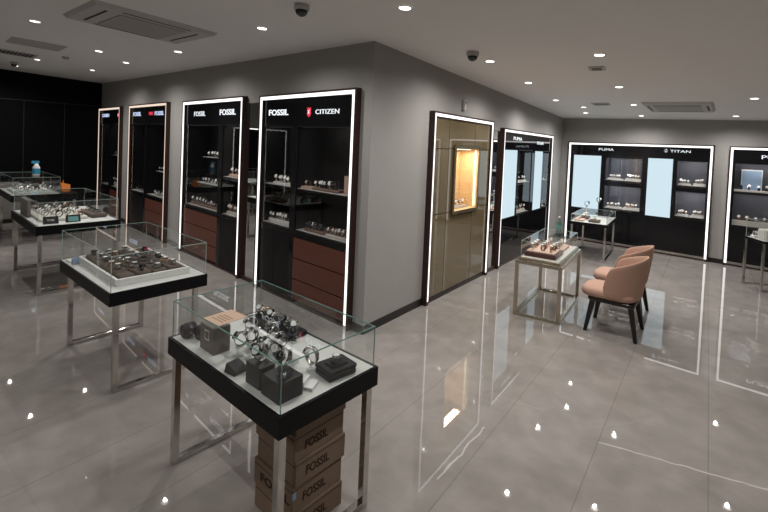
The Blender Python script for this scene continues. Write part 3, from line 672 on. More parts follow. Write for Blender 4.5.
for i, (x, y) in enumerate(DL + FILL_DL):
    z = ceil_z(x, y); is_fill = i >= len(DL)
    lab = 'small round recessed ceiling light, ' + (DLN[i] if not is_fill else 'added out of view to light the room')
    if proto is None:
        d = thing('ceiling_downlight', lab, 'ceiling light', (x, y, z - .0005), 0, 'recessed downlights')
        tr = MB().lathe([(.060, -.002), (.062, -.006), (.052, -.009), (.044, -.004)], seg=24, cap=False); tr.build('trim_ring', M['trimw'], d)
        MB().lathe([(.0, -.0045), (.045, -.0045)], seg=24, cap=False).build('lens', M['lamp'], d)
        ld = bpy.data.lights.new('downlight_lamp', 'SPOT'); ld.energy = DOWN_W; ld.color = DOWN_C; ld.spot_size = math.radians(164); ld.spot_blend = 1.0; ld.shadow_soft_size = .018
        lo = bpy.data.objects.new('lamp', ld); COL.objects.link(lo); lo.parent = d; lo.location = (0, 0, -.036)
        proto = d
    else: d = dup(proto, (x, y, z - .0005), label=lab)
    ctilt(d)
def on_ceiling(name, label, cat, x, y, rz=0.0, group=None):
    t = thing(name, label, cat, (x, y, ceil_z(x, y) - .0005), 0, group); t.rotation_euler = (math.atan(-0.035185), math.atan(0.020489), rz); return t
# cassette air conditioners
def cassette(t, L, Wd, slots=True):
    MB().hexa([(-L / 2 + .03, -Wd / 2 + .03, -.035), (L / 2 - .03, -Wd / 2 + .03, -.035), (L / 2 - .03, Wd / 2 - .03, -.035), (-L / 2 + .03, Wd / 2 - .03, -.035)],
              [(-L / 2, -Wd / 2, 0), (L / 2, -Wd / 2, 0), (L / 2, Wd / 2, 0), (-L / 2, Wd / 2, 0)]).build('face_plate', M['ac'], t)
    gx, gy = L * .33, Wd * .27
    gm = MB(); gm.box(-gx, gx, -gy, gy, -.043, -.0355)
    gm.mi = 1
    for k in range(16):
        x = -gx + .02 + (2 * gx - .04) * k / 15; gm.box(x - .003, x + .003, -gy + .01, gy - .01, -.0445, -.0432)
    gm.build('intake_grille', [M['ac_grille'], M['ac']], t)
    for sy in (-1, 1): MB().box(-L * .34, L * .34, sy * Wd * .37 - .012, sy * Wd * .37 + .012, -.037, -.0352).build('outlet_slot', M['slot'], t)
    for sx in (-1, 1): MB().box(sx * L * .42 - .012, sx * L * .42 + .012, -Wd * .28, Wd * .28, -.037, -.0352).build('outlet_slot', M['slot'], t)
t = on_ceiling('air_conditioner', 'large off-white ceiling cassette air conditioner near the top left corner', 'air conditioner', -1.79, -1.57, .05); cassette(t, .93, 1.14)
t = on_ceiling('air_conditioner', 'off-white ceiling cassette air conditioner over the right part of the room', 'air conditioner', 1.72, 5.18, .08); cassette(t, .92, 1.05)
t = on_ceiling('access_panel', 'pale rectangular access panel in the left ceiling', 'panel', -4.70, -2.0, 0); box(-.32, .32, -.30, .30, -.006, 0).build('panel_board', M['panel'], t)
def grille(x, y, w, h, label, rz=0):
    t = on_ceiling('ceiling_vent', label, 'vent', x, y, rz); m = MB(); m.box(-w / 2, w / 2, -h / 2, h / 2, -.012, 0); m.mi = 1; m.box(-w / 2 + .03, w / 2 - .03, -h / 2 + .03, h / 2 - .03, -.014, -.0122); m.build('vent_frame', [M['ac'], M['slot']], t)
    s_ = MB()
    n_ = max(3, int(h / .05))
    for k in range(n_): yy = -h / 2 + .04 + (h - .08) * k / (n_ - 1); s_.box(-w / 2 + .03, w / 2 - .03, yy - .008, yy + .008, -.018, -.0142)
    s_.build('slats', M['ac_grille'], t); return t
grille(-6.15, -2.3, .5, 1.0, 'long dark vent grille in the ceiling at the left edge')
grille(1.50, 1.94, .16, .18, 'small square ceiling vent in the right part of the ceiling', .2)
grille(.68, 4.75, .26, .22, 'faint small ceiling vent over the far end of the right room', .1)
t = on_ceiling('smoke_detector', 'small dark round detector on the left ceiling', 'smoke detector', -5.55, -1.50); MB().lathe([(.05, 0), (.05, -.02), (.03, -.035), (.0, -.036)], seg=20, cap=False).build('body', M['ac_grille'], t)
def dome(x, y, label, s=1.0):
    t = on_ceiling('security_camera', label, 'security camera', x, y)
    m = MB(); m.smooth = True; m.lathe([(.0, 0), (.062 * s, 0), (.064 * s, -.035 * s), (.058 * s, -.045 * s), (.0, -.046 * s)], seg=24, cap=False); m.build('housing', M['ac'], t)
    m = MB(); m.smooth = True; m.lathe([(.052 * s * math.cos(a_ * PI / 16), -.046 * s - .05 * s * math.sin(a_ * PI / 16)) for a_ in range(0, 9)], seg=24, cap=False); m.build('dome', M['dome'], t)
dome(.248, -1.074, 'black dome security camera on the ceiling near the top edge', .95)
dome(.653, .781, 'black dome security camera on the ceiling above the bronze panel unit', 1.0)
dome(-7.627, -1.902, 'small dome security camera on the far left ceiling', .9)

# ------------------------------------------------------------------ glass display tables
def rails(t, W, L, h, li, post, mat, both=True, top=False):
    """two U frames, one at each end of the long side (local x = W direction, y = L direction)"""
    for (ya, nm) in ((li, 'near'), (L - li - post, 'far')):
        m = MB(); m.box(li, li + post, ya, ya + post, 0, h); m.box(W - li - post, W - li, ya, ya + post, 0, h)
        m.box(li + post, W - li - post, ya, ya + post, 0, post * .85)
        if top: m.box(li + post, W - li - post, ya, ya + post, h - post, h)
        m.build('leg_frame', M[mat], t, bevel=.002)
def glass_case(t, W, L, z, h, gi, edge='glass_edge', th=.006, w1=None, edgew=.004):
    W1 = w1 or W
    x0, x1, y0, y1 = gi, W1 - gi, gi, L - gi; z0, z1 = z, z + h
    for (a, b, c, d) in ((x0, x1, y0, y0 + th), (x0, x1, y1 - th, y1), (x0, x0 + th, y0 + th, y1 - th), (x1 - th, x1, y0 + th, y1 - th)):
        # each pane a single thin sheet
        m = MB()
        if b - a > d - c: m._add([(a, (c + d) / 2, z0), (b, (c + d) / 2, z0), (b, (c + d) / 2, z1), (a, (c + d) / 2, z1)], [(0, 1, 2, 3)])
        else: m._add([((a + b) / 2, c, z0), ((a + b) / 2, d, z0), ((a + b) / 2, d, z1), ((a + b) / 2, c, z1)], [(0, 1, 2, 3)])
        m.build('glass_side', M['glass'], t)
    m = MB(); m._add([(x0, y0, z1), (x1, y0, z1), (x1, y1, z1), (x0, y1, z1)], [(0, 1, 2, 3)]); m.build('glass_top', M['glass'], t)
    e = MB(); w = edgew
    for x in (x0, x1 - w):
        for y in (y0, y1 - w): e.box(x, x + w, y, y + w, z0, z1 - w)
    e.box(x0, x1, y0, y0 + w, z1 - w, z1 + .001); e.box(x0, x1, y1 - w, y1, z1 - w, z1 + .001); e.box(x0, x0 + w, y0 + w, y1 - w, z1 - w, z1 + .001); e.box(x1 - w, x1, y0 + w, y1 - w, z1 - w, z1 + .001)
    e.build('glass_edges', M[edge], t)
def display_table(name, label, N, th, W, L, zt, ah, gh, gi, li=.02, post=.038, frame='steel', edge='glass_edge', w1=None, group='glass topped display tables', inner=True):
    t = thing(name, label, 'display table', (N[0], N[1], 0), th, group)
    rails(t, W, L, zt - ah, li, post, frame)
    a = MB(); a.box(0, W, 0, L, zt - ah, zt - .006); a.box(0, gi + .0, 0, L, zt - .006, zt); a.box(W - gi, W, 0, L, zt - .006, zt); a.box(gi, W - gi, 0, gi, zt - .006, zt); a.box(gi, W - gi, L - gi, L, zt - .006, zt)
    a.build('apron', M['black_apron'], t)
    box(gi + .0005, (w1 or W) - gi - .0005, gi + .0005, L - gi - .0005, zt - .0058, zt - .001).build('case_floor', M['liner'], t)
    if gh: glass_case(t, W, L, zt, gh, gi, edge, w1=w1)
    return t
def tp(T, u, v, z):
    N, th = T; return (N[0] + u * math.cos(th) - v * math.sin(th), N[1] + u * math.sin(th) + v * math.cos(th), z)
T1 = ((1.5983, -2.0757), 1.6094); z1 = .7586
display_table('display_table', 'glass topped black and steel display table nearest the viewpoint, cartons stacked beneath it', *T1, .633, 1.095, z1, .099, .217, .017)
T2 = ((-.4259, -2.1771), 1.6264); z2 = .7808
display_table('display_table', 'glass topped display table holding a white tray of grey watch pillows', *T2, .7457, 1.2369, z2, .0999, .269, .010, li=.05, edge='glass_edge_light')
T3 = ((-3.2332, -2.1882), 1.6034); z3 = .822
display_table('display_table', 'glass topped display table with small black cards at its front, third back on the left', *T3, .8872, 1.506, z3, .105, .2746, .0254, li=.03, edge='glass_edge_light')
T4 = ((-6.40, -2.05), 1.60); z4 = .83
display_table('display_table', 'farthest display table, blue bottle standing on its glass case', *T4, .95, 1.35, z4, .11, .30, .02, li=.03, edge='glass_edge_light', w1=.70)
T5 = ((-6.9, -3.45), 1.60)
display_table('display_table', 'black topped display table cut by the left edge of the photo', *T5, .95, 1.2, .85, .10, .28, .02, li=.03, edge='glass_edge_light')

# --- contents of the nearest table (T1)
def at1(u, v, dz=0): return tp(T1, u, v, z1 + dz + .0006)
R1 = T1[1]
def roll(name, u, v, label):
    t = thing(name, label, 'watch pillow', at1(u, v, .004), R1 + .1, 'black watch rolls')
    m = MB(); m.smooth = True
    m.cyl((-.035, 0, .038), (.035, 0, .038), .038, seg=18); m.build('pillow', M['leather'], t)
    m = MB(); m.smooth = True
    for x in (-.012,): m.cyl((-.012, 0, .038), (.012, 0, .038), .041, seg=18)
    m.build('band', M['gun'], t)
roll('watch_pillow', .085, 1.02, 'black watch pillow in the far left corner of the nearest glass case'); roll('watch_pillow', .135, .945, 'black watch pillow next to the taupe box in the nearest glass case')
t = thing('gift_box', 'upright taupe box with a white framed label in the nearest glass case', 'box', at1(.07, .70), R1)
MB().box(0, .10, 0, .15, 0, .145).build('box_body', M['taupe_box'], t, bevel=.003)
fm = MB(); fm.box(-.002, -.0005, .045, .095, .065, .07); fm.box(-.002, -.0005, .045, .095, .115, .12); fm.box(-.002, -.0005, .045, .05, .07, .115); fm.box(-.002, -.0005, .09, .095, .07, .115); fm.build('label_frame', M['ink_light'], t)
# kraft sheet on the glass
t = thing('paper_sheet', 'kraft paper notice lying on top of the nearest glass case', 'paper', tp(T1, .105, .645, z1 + .2185), R1 + .06)
MB().box(-.085, .085, -.075, .075, 0, .0015).build('sheet', M['kraft'], t)
pl = MB()
for k in range(4): pl.box(-.05 + .02 * k, -.044 + .02 * k, -.05, .05 - .012 * (k % 2), .0016, .0019)
pl.build('written_lines', M['brown_strap'], t)
# back tray with a row of watches
t = thing('display_tray', 'dark padded tray with a row of watches along the far side of the nearest case', 'tray', at1(.535, .56), R1)
MB().rbox(-.075, .075, 0, .44, 0, .03, .01).build('tray_base', M['leather'], t)
for k in range(7):
    p = tp(T1, .535, .595 + .062 * k, z1 + .0307); put_watch((0, 2, 5, 0, 1, 3, 0)[k], p, R1 + PI / 2 * -1 + .5 * (-1) ** k, -.2, 'watch in the row on the dark tray at the far side of the nearest case', 'watches on the dark tray', .95)
# acrylic stand cluster
def c_stand(u, v, h, label, mat='acrylic', w=.026):
    t = thing('watch_stand', label, 'watch stand', at1(u, v), R1 + random.uniform(-.4, .4))
    MB().rbox(-w, w, -w, w, 0, .012, .006).build('base', M[mat], t)
    MB().box(-.008, .008, .012, .018, .012, h).build('post', M[mat], t)
    MB().box(-.016, .016, -.016, .016, h, h + .004).build('cradle', M[mat], t)
    return h + .004
pos = [(.165, .60, .05), (.19, .53, .09), (.24, .62, .11), (.25, .54, .07), (.23, .46, .05), (.30, .50, .10), (.31, .42, .06), (.26, .39, .09), (.35, .56, .04), (.33, .34, .11), (.17, .44, .04), (.22, .33, .07)]
desc = ['at the left front of the cluster, low stand', 'behind the black wedge, mid stand', 'tallest at the left of the cluster', 'centre left of the cluster', 'low in the middle of the cluster', 'tall stand in the middle of the cluster', 'low stand right of the cluster middle',
        'tall stand toward the black cubes', 'lowest at the back of the cluster', 'tallest at the right of the cluster', 'white based low stand by the black wedge', 'just behind the black cubes']
for (u, v, h), ds in zip(pos, desc):
    k = pos.index((u, v, h)); hh = c_stand(u, v, h, 'clear acrylic watch stand, ' + ds)
    sty = [('metal', 'metal', 'dial_k'), ('gun', 'metal', 'dial_w'), ('metal', 'metal', 'dial_w'), ('leather', 'metal', 'dial_k'), ('gun', 'gun', 'dial_k')][k % 5]
    big_watch('wrist_watch', at1(u, v, hh), R1 - PI / 2 + random.uniform(-.9, .9), random.uniform(-.35, .1), *sty, 'watch in the nearest case, ' + ds, 'watch cluster in the nearest case', 1.15)
# black wedge
t = MB().hexa([(-.045, -.04, 0), (.045, -.04, 0), (.045, .04, 0), (-.045, .04, 0)], [(-.038, FY - .004, .02), (.038, FY - .004, .02), (.038, .034, .045), (-.038, .034, .045)]).build('display_wedge', M['grey_stand'], None, at1(.078, .475), R1 + .15, bevel=.002)
tag(t, 'low black slanted display wedge between the taupe box and the black cubes', 'display stand')
# black cubes
t = MB().box(0, .085, 0, .12, 0, .105).build('display_block', M['grey_stand'], None, at1(.055, .235), R1, bevel=.003); tag(t, 'tall black display cube, left of the two at the near corner', 'display stand')
t = MB().box(0, .135, 0, .14, 0, .095).build('display_block', M['grey_stand'], None, at1(.050, .075), R1, bevel=.003); tag(t, 'square black display block at the near corner of the glass case', 'display stand')
put_flat(5, at1(.10, .12, .095), R1 - .6, 'black watch lying on the black block at the near corner', None, 1.35)
big_watch('wrist_watch', at1(.10, .30, .105), R1 - PI / 2 + .2, -.1, 'metal', 'gun', 'dial_w', 'steel watch standing on the tall black cube', s=1.25)
big_watch('wrist_watch', at1(.16, .19, .095), R1 - PI / 2 + .2, -.1, 'metal', 'metal', 'dial_k', 'steel watch standing at the back edge of the black block', s=1.25)
# ring watch on stepped white cards
t = thing('price_card', 'stack of stepped white card holders beside the black block', 'card', at1(.245, .12), R1 + .5)
MB().box(-.04, .04, -.045, .0, 0, .012).build('lower_card', M['white'], t); MB().box(-.04, .04, .0, .045, 0, .032).build('upper_card', M['white'], t)
hh = c_stand(.345, .205, .035, 'clear stand under the ring shaped watch')
big_watch('wrist_watch', at1(.345, .205, hh), R1 - PI + .15, 0, 'metal', 'metal', 'dial_k', 'steel watch seen as an open ring beside the white cards', s=1.25)
# black box with a watch on top
t = thing('watch_box', 'flat black watch box at the right end of the nearest case', 'box', at1(.425, .10), R1 - .12)
MB().rbox(-.085, .085, -.055, .075, 0, .03, .008).build('box_base', M['leather'], t); MB().rbox(-.087, .087, -.057, .077, .031, .052, .008).build('box_lid', M['leather'], t)
MB().rbox(-.05, .05, -.03, .045, .0525, .060, .01).build('cushion', M['grey_stand'], t)
put_flat(1, at1(.42, .105, .0605), R1 - PI / 2 + .4, 'white dial watch lying on the flat black watch box', None, 1.1)
# --- cartons
cb_w = .30
zc = 0.0
labs = ['bottom carton of the stack under the nearest table', 'second carton from the bottom under the nearest table', 'third carton from the bottom under the nearest table', 'fourth carton from the bottom under the nearest table', 'topmost carton of the stack under the nearest table']
for k in range(5):
    h = (.13, .135, .125, .13, .12)[k]
    p = tp(T1, .20 + (.0, -.004, .004, -.002, .004)[k], .13 + (.0, .004, -.003, .003, 0)[k], zc)
    t = thing('carton', 'brown cardboard carton with dark print, ' + labs[k], 'carton', p, R1 + (.0, .01, -.008, .01, -.005)[k], 'cartons stacked under the nearest table')
    W_, L_ = .325, .325
    MB().box(0, W_, 0, L_, 0, h - .0015).build('carton_body', M['carton'], t, bevel=.002)
    fl = MB(); fl.box(-.0025, -.0003, .0, L_, h * .80, h * .805); fl.box(.0, W_, -.0025, -.0003, h * .86, h * .867); fl.build('flap_edge', M['ink'], t)
    # print on the two visible sides
    text('printed_letters', 'FOSSIL', .062, M['ink'], t, (W_ * .42, -.0015, h * .30), rot=(PI / 2, 0, 0), width=.15, extrude=.0006, bold=.001)
    if k == 1: text('printed_letters', 'FOSSIL', .060, M['ink'], t, (-.0015, L_ * .45, h * .28), rot=(PI / 2, 0, -PI / 2), width=.24, extrude=.0006, bold=.001)
    if k in (0, 1): MB().box(-.0015, .02, -.002, .004, h * .55, h * .8).build('blue_tape', M['pale_blue'], t)
    zc += h

# --- contents of T2: white tray with taupe pillows
def at2(u, v, dz=0): return tp(T2, u, v, z2 + dz + .0006)
R2 = T2[1]
t = thing('display_tray', 'white tray lined with taupe pillows in the second glass case', 'tray', at2(.085, .13), R2 - .01)
TW, TL = .57, .93
m = MB(); m.box(0, TW, 0, TL, 0, .02)
for (a, b, c, d) in ((0, TW, 0, .022), (0, TW, TL - .022, TL), (0, .022, .022, TL - .022), (TW - .022, TW, .022, TL - .022)): m.box(a, b, c, d, .0202, .052)
m.build('tray_base', M['white'], t, bevel=.003)
k = 0
for i in range(4):
    for j in range(6):
        u = .085 + .022 + .012 + (TW - .07) * (i + .5) / 4; v = .13 + .022 + .012 + (TL - .07) * (j + .5) / 6
        c = MB(); c.smooth = True; w_ = (TW - .07) / 8 - .006; l_ = (TL - .07) / 12 - .004
        uu, vv = u - .085, v - .13
        c.rbox(uu - w_, uu + w_, vv - l_, vv + l_, .021, .060 + .01 * ((i + j) % 2), .022, 4); c.build('pillow', M['taupe'], t)
        if (i, j) not in ((3, 5), (0, 0)):
            put_flat((0, 2, 0, 5, 3, 0, 1)[(i * 3 + j * 2) % 7], at2(u, v, .060 + .01 * ((i + j) % 2)), R2 - PI / 2 + random.uniform(-.3, .3) + PI / 2 * ((i + j) % 2), 'watch lying on the taupe pillows of the white tray in the second case', 'watches on the white tray', 1.2)
t = thing('price_card', 'small pale blue card standing at the left corner of the second case', 'card', at2(.055, 1.0), R2 + .3)
MB().rbox(-.03, .03, -.008, .008, 0, .055, .006).build('card', M['pale_blue'], t)
t = thing('price_card', 'white card lying at the back left of the second case', 'card', at2(.10, 1.13), R2)
MB().box(-.07, .07, -.05, .05, 0, .012).build('card', M['white'], t)
# ---- contents of T3
def at3(u, v, dz=0): return tp(T3, u, v, z3 + dz + .0006)
R3 = T3[1]
def easel(u, v, mat, label, w=.075, h=.085):
    t = thing('sign_card', label, 'card', at3(u, v), R3 - .05)
    MB().hexa([(-w, -.01, 0), (w, -.01, 0), (w, .045, 0), (-w, .045, 0)], [(-w, .025, h), (w, .025, h), (w, .035, h), (-w, .035, h)]).build('card_block', M['black_satin'], t)
    q = MB(); q.hexa([(-w * .7, -.0068, .012), (w * .7, -.0068, .012), (w * .7, -.0052, .012), (-w * .7, -.0052, .012)], [(-w * .7, .0165, h * .78), (w * .7, .0165, h * .78), (w * .7, .018, h * .78), (-w * .7, .018, h * .78)])
    q.build('card_face', M[mat], t)
easel(.17, .13, 'leather', 'black sign card with white print at the left front of the third case'); easel(.40, .14, 'water_label', 'black sign card with a teal face, right of the black one in the third case')
text('printed_letters', 'FOSSIL', .03, M['ink_light'], bpy.data.objects[[o.name for o in bpy.data.objects if o.name.startswith('sign_card')][0]], (0, .001, .035), rot=(math.radians(65), 0, 0), width=.07, extrude=.0005)
t = thing('display_tray', 'cream tray of watches in the middle of the third case', 'tray', at3(.10, .30), R3); MB().rbox(0, .50, 0, .85, 0, .035, .02).build('tray_base', M['riser'], t)
for i in range(4):
    for j in range(6):
        put_watch((2, 5, 0, 3, 0)[(i + 2 * j) % 5], at3(.165 + .12 * i, .38 + .14 * j, .035), R3 - PI / 2 + random.uniform(-.5, .5), -.5, 'watch on the cream tray in the middle of the third case', 'watches on the cream tray', 1.25)
t = thing('display_tray', 'low taupe padded tray at the right end of the third case', 'tray', at3(.64, .30), R3 + .06); MB().rbox(0, .19, 0, .55, 0, .05, .03).build('tray_base', M['taupe'], t)
for j in range(5): put_flat((2, 5)[j % 2], at3(.735, .36 + .1 * j, .050), R3 - PI / 2, 'dark watch lying on the taupe padded tray of the third case', 'watches on the taupe tray', 1.2)
t = thing('gift_box', 'beige square box standing at the left inside the third case', 'box', at3(.045, .75), R3); MB().box(0, .04, 0, .42, 0, .22).build('box_body', M['taupe_box'], t, bevel=.003)
# ---- contents of T4
def at4(u, v, dz=0): return tp(T4, u, v, z4 + dz + .0006)
t = thing('display_tray', 'pale tray of watches in the farthest glass case', 'tray', at4(.08, .10), T4[1]); MB().rbox(0, .54, 0, .9, 0, .04, .02).build('tray_base', M['white'], t)
for i in range(5):
    for j in range(4): put_watch((2, 0, 5)[(i + j) % 3], at4(.145 + .11 * i, .20 + .2 * j, .040), T4[1] - PI / 2 + random.uniform(-.6, .6), -.4, 'watch on the pale tray of the farthest glass case', 'watches in the farthest case', 1.3)
t = thing('cleaning_bottle', 'blue and white bottle standing on the farthest glass case', 'bottle', at4(.40, .40, .303), T4[1])
m = MB(); m.smooth = True; m.lathe([(.0, 0), (.05, 0), (.055, .02), (.055, .15), (.035, .18), (.028, .21), (.0, .215)], seg=20, cap=False); m.build('bottle_body', M['white'], t)
m = MB(); m.smooth = True; m.lathe([(.0565, .03), (.0565, .13)], seg=20, cap=False); m.build('label', M['cyan'], t)
MB().box(-.07, .04, -.015, .015, .2152, .26).build('spray_head', M['cyan'], t)
t = thing('paper_bag', 'small orange paper bag standing at the right end of the farthest table', 'bag', at4(.82, .30, .001), T4[1])
MB().hexa([(-.06, -.05, 0), (.06, -.05, 0), (.06, .05, 0), (-.06, .05, 0)], [(-.07, -.03, .17), (.07, -.03, .13), (.07, .03, .13), (-.07, .03, .17)]).build('bag_body', M['orange'], t)
hm = MB(); hm.bar((-.04, 0, .15), (-.035, 0, .21), .01); hm.build('handle', M['orange'], t)
# grey drawer unit behind
t = thing('drawer_unit', 'low grey drawer unit standing behind the left display tables', 'drawer unit', (-9.35, -2.75, 0), 0)
MB().box(0, .7, 0, 1.15, .08, .80).build('carcass', M['counter'], t); MB().box(.02, .68, .02, 1.13, 0, .08).build('plinth', M['slot'], t)
for k in range(2): MB().box(.701, .715, .01, 1.14, .10 + .35 * k, .44 + .35 * k).build('drawer', M['counter'], t, bevel=.002)

# ------------------------------------------------------------------ right room tables
# champagne framed table
t = thing('display_table', 'champagne metal framed display table with a small glass case, beside the peach chairs', 'display table', (1.2832, 1.8363, 0), 1.7395, 'glass topped display tables')
W_, L_, zt_ = 1.20, .5266, .6573
fr_ = MB(); ps = .038
for x in (0, W_ - ps):
    for y in (0, L_ - ps): box(x, x + ps, y, y + ps, 0, zt_ - .045).build('leg', M['champagne'], t, bevel=.002)
fl = MB()
for y in (0, L_ - ps): fl.box(ps, W_ - ps, y, y + ps, 0.0, .03)
for x in (0, W_ - ps): fl.box(x, x + ps, ps, L_ - ps, 0.0, .03)
fl.build('floor_rail', M['champagne'], t, bevel=.002)
MB().box(0, W_, 0, L_, zt_ - .044, zt_ - .001).build('apron', M['champagne'], t, bevel=.002)
MB().box(.03, W_ - .03, .03, L_ - .03, zt_ - .0008, zt_ + .028).build('plinth_board', M['champagne'], t, bevel=.002)
MB().box(.05, W_ - .05, .05, L_ - .05, zt_ + .0285, zt_ + .033).build('case_floor', M['riser'], t)
glass_case(t, W_, L_, zt_ + .034, .19, .048, 'glass_edge_light')
TT5 = ((1.2832, 1.8363), 1.7395)
t = thing('display_tray', 'dark red tray topped with blush pillows in the champagne framed case', 'tray', tp(TT5, .12, .10, zt_ + .0342), 1.7395)
MB().box(0, .42, 0, .36, 0, .05).build('tray_base', M['wine'], t, bevel=.003); MB().rbox(.02, .40, .02, .34, .0502, .068, .02).build('cushion', M['blush'], t)
for i in range(3):
    for j in range(3): put_watch((3, 4, 0)[(i + j) % 3], tp(TT5, .21 + .12 * i, .17 + .11 * j, zt_ + .1035), 1.7395 - PI / 2 + random.uniform(-.6, .6), -.7, 'watch on the blush pillows of the dark red tray', 'watches on the dark red tray', 1.1)
t = thing('display_tray', 'blush tray with upright watches at the back of the champagne framed case', 'tray', tp(TT5, .62, .12, zt_ + .0342), 1.7395)
MB().rbox(0, .42, 0, .30, 0, .03, .02).build('tray_base', M['blush'], t)
for i in range(3):
    for j in range(2): put_watch((3, 0)[(i + j) % 2], tp(TT5, .70 + .13 * i, .20 + .14 * j, zt_ + .0655), 1.7395 - PI / 2, 0, 'upright watch on the blush tray at the back of the champagne framed case', 'watches on the blush tray', 1.2)
t = thing('water_bottle', 'clear plastic water bottle standing on the champagne framed glass case', 'bottle', tp(TT5, .95, .25, zt_ + .2265), 0)
m = MB(); m.smooth = True; m.lathe([(.0, 0), (.030, 0), (.032, .01), (.032, .13), (.028, .15), (.014, .18), (.013, .195)], seg=18, cap=False); m.build('bottle_body', M['bottle'], t)
m = MB(); m.smooth = True; m.lathe([(.0325, .05), (.0325, .11)], seg=18, cap=False); m.build('label', M['water_label'], t)
m = MB(); m.lathe([(.015, .192), (.015, .212), (.0, .2125)], seg=14, cap=False); m.build('cap', M['dial_w'], t)
# far table
TT6 = ((.7441, 5.3034), 1.7273); z6 = .690
t = thing('display_table', 'black topped chrome framed table with pink trays in front of the far wall cabinet', 'display table', (*TT6[0], 0), TT6[1], 'glass topped display tables')
rails(t, 1.25, .6447, z6 - .055, .024, .035, 'steel', top=True)
MB().box(0, 1.25, 0, .6447, z6 - .054, z6 - .002).build('apron', M['black_apron'], t); MB().box(.02, 1.23, .02, .6247, z6 - .0018, z6).build('case_floor', M['liner'], t)
glass_case(t, 1.25, .6447, z6 + .0005, .13, .022, 'glass_edge_light')
for (u, v, w, l, h, mt, lb) in ((.08, .42, .25, .16, .035, 'blush', 'blush tray at the left front of the black topped far table'), (.45, .40, .25, .16, .04, 'wine', 'dark red tray in the middle of the black topped far table'), (.10, .16, .22, .18, .04, 'taupe', 'taupe tray at the front of the black topped far table')):
    r = MB().rbox(0, w, 0, l, 0, h, .02).build('display_tray', M[mt], None, tp(TT6, u, v, z6 + .001), TT6[1]); tag(r, lb, 'tray')
    for k in range(3): put_watch((3, 0, 4)[k], tp(TT6, u + .05 + .07 * k, v + l / 2, z6 + .001 + h), TT6[1] - PI / 2, 0, 'watch on the ' + lb, 'watches on the ' + lb, .8)
t = thing('display_stand', 'thin white bust stand with a dark watch on the black topped far table', 'display stand', tp(TT6, .35, .42, z6 + .1325), TT6[1])
MB().lathe([(.0, 0), (.05, 0), (.05, .008), (.006, .012), (.006, .12), (.03, .14), (.0, .141)], seg=16, cap=False).build('pedestal', M['white'], t)
t = put_watch(5, tp(TT6, .35, .42, z6 + .274), TT6[1], 0, 'dark watch on the thin white stand in front of the backlit panel', None, 1.3)
t = thing('display_stand', 'tall thin white stand on the black topped far table, next to the bust stand', 'display stand', tp(TT6, .55, .25, z6 + .1325), TT6[1])
MB().lathe([(.0, 0), (.045, 0), (.045, .008), (.005, .012), (.005, .20), (.02, .21), (.0, .211)], seg=16, cap=False).build('pedestal', M['gun'], t)
put_watch(0, tp(TT6, .55, .25, z6 + .344), TT6[1] - .5, 0, 'steel watch on the tall thin stand of the black topped far table', None, 1.3)
# table at the right edge
TT7 = ((2.84, 5.46), math.radians(32.7))
t = display_table('display_table', 'angular glass display table cut by the right edge of the photo', *TT7, .80, .46, .76, .04, .28, .012, li=.0, post=.03, edge='glass_edge_light')
r = MB().rbox(0, .25, 0, .2, 0, .16, .02).build('display_block', M['riser'], None, tp(TT7, .06, .06, .761), TT7[1]); tag(r, 'beige display block inside the angular case at the right edge', 'display stand')
r = MB().rbox(0, .2, 0, .1, 0, .03, .01).build('display_riser', M['white'], None, tp(TT7, .05, .31, .761), TT7[1]); tag(r, 'white riser inside the angular case at the right edge', 'display stand')
for k in range(3): put_watch(0, tp(TT7, .08 + .06 * k, .36, .791), TT7[1], 0, 'watch on the white riser of the angular case at the right edge', 'watches in the angular case', 1.1)

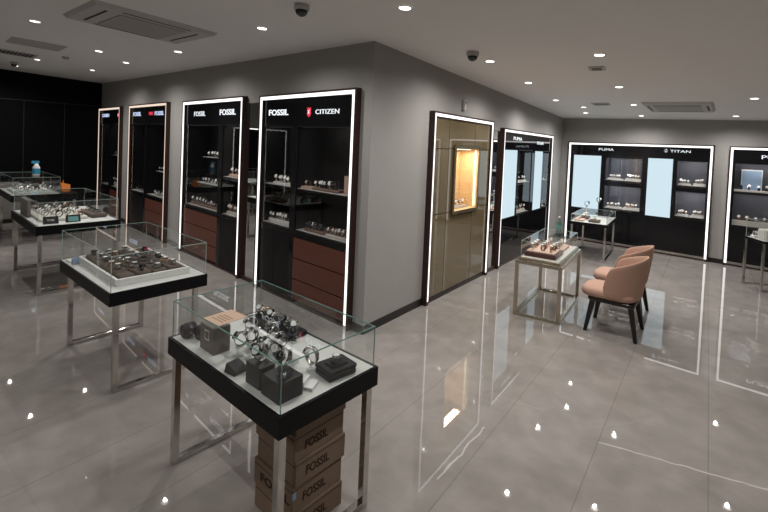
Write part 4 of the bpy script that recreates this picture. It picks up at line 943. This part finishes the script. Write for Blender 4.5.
# ------------------------------------------------------------------ chairs
def chair_shell():
    mb = MB(); mb.smooth = True
    NA, NZ = 30, 7; A0 = math.radians(112)
    outer = []; inner = []
    for i in range(NA + 1):
        s = -1 + 2 * i / NA; ang = s * A0
        # height falls from the back to the arm fronts, then rounds down
        e = abs(s); top = .860 - .165 * (e ** 1.5) if e < .82 else .860 - .165 * (.82 ** 1.5) - .22 * ((e - .82) / .18) ** 2.0
        bot = .385 + (.03 * max(0, (e - .85) / .15))
        o_, i_ = [], []
        for j in range(NZ + 1):
            f = j / NZ; z = bot + (top - bot) * f
            fl = 0.86 + .22 * (min(1, (z - .385) / .45)) ** .8
            rx, ry = .285 * fl, .275 * fl
            th = .045 * (1 - .45 * f)
            sx, cy = math.sin(ang), math.cos(ang)
            # y positive = back
            o_.append((rx * sx, ry * cy + .0, z)); i_.append(((rx - th) * sx, (ry - th) * cy, z))
        outer.append(o_); inner.append(i_)
    vs = []; idx = {}
    for i in range(NA + 1):
        for j in range(NZ + 1): idx['o', i, j] = len(vs); vs.append(outer[i][j])
        for j in range(NZ + 1): idx['i', i, j] = len(vs); vs.append(inner[i][j])
        mid = [(outer[i][NZ][k] + inner[i][NZ][k]) / 2 for k in range(3)]; idx['t', i] = len(vs); vs.append((mid[0], mid[1], mid[2] + .014))
    fs = []
    for i in range(NA):
        for j in range(NZ):
            fs.append((idx['o', i, j], idx['o', i, j + 1], idx['o', i + 1, j + 1], idx['o', i + 1, j]))
            fs.append((idx['i', i, j], idx['i', i + 1, j], idx['i', i + 1, j + 1], idx['i', i, j + 1]))
        fs.append((idx['o', i, NZ], idx['t', i], idx['t', i + 1], idx['o', i + 1, NZ])); fs.append((idx['t', i], idx['i', i, NZ], idx['i', i + 1, NZ], idx['t', i + 1]))
        fs.append((idx['o', i, 0], idx['o', i + 1, 0], idx['i', i + 1, 0], idx['i', i, 0]))
    for i in (0, NA):
        for j in range(NZ): fs.append((idx['o', i, j], idx['i', i, j], idx['i', i, j + 1], idx['o', i, j + 1]))
        fs.append((idx['o', i, NZ], idx['i', i, NZ], idx['t', i]))
    mb._add(vs, fs); return mb
def make_chair(label, loc, rz):
    t = thing('barrel_chair', label, 'chair', loc, rz, 'peach barrel chairs')
    bo = chair_shell().build('backrest', M['peach'], t)
    sd = bo.modifiers.new('smooth', 'SUBSURF'); sd.levels = 1; sd.render_levels = 1
    # seat: superellipse cushion, front at -y
    m = MB(); m.smooth = True; N = 32; prof = [(.0, .375, 1), (.90, .378, 1), (.985, .395, 1), (1.0, .425, 1), (.985, .452, 1), (.90, .470, 1), (.5, .478, 1), (.0, .48, 1)]
    vs = []; fs = []
    for r, z, _ in prof:
        for k in range(N):
            a = 2 * PI * k / N; ca, sa = math.cos(a), math.sin(a); n_ = 4.5; rr = (abs(ca) ** n_ + abs(sa) ** n_) ** (-1 / n_)
            y = sa * rr * .275 * r; x = ca * rr * .240 * r
            vs.append((x, y - .065, z))
    for i in range(len(prof) - 1):
        for k in range(N): fs.append((i * N + k, i * N + (k + 1) % N, (i + 1) * N + (k + 1) % N, (i + 1) * N + k))
    m._add(vs, fs); m.build('seat', M['peach'], t)
    MB().rbox(-.225, .225, -.255, .205, .335, .374, .05, 4).build('seat_frame', M['ebony'], t)
    for sx in (-1, 1):
        for (yt, yb) in ((-.20, -.255), (.17, .235)):
            xt, xb_ = sx * .20, sx * .245; a, b = .028, .017
            lg_ = MB().hexa([(xb_ - b, yb - b, 0), (xb_ + b, yb - b, 0), (xb_ + b, yb + b, 0), (xb_ - b, yb + b, 0)], [(xt - a, yt - a, .345), (xt + a, yt - a, .345), (xt + a, yt + a, .345), (xt - a, yt + a, .345)])
            lg_.build('leg', M['ebony'], t, bevel=.004)
    return t
# facing -x: local -y -> world -x  => rotation -90 deg
ch = make_chair('peach upholstered barrel chair on black legs, the nearer of the two', (1.76, 2.20, 0), -PI / 2 + .10)
dup(ch, (1.65, 2.93, 0), -PI / 2 + .10, label='peach upholstered barrel chair on black legs, the farther one behind the nearer')
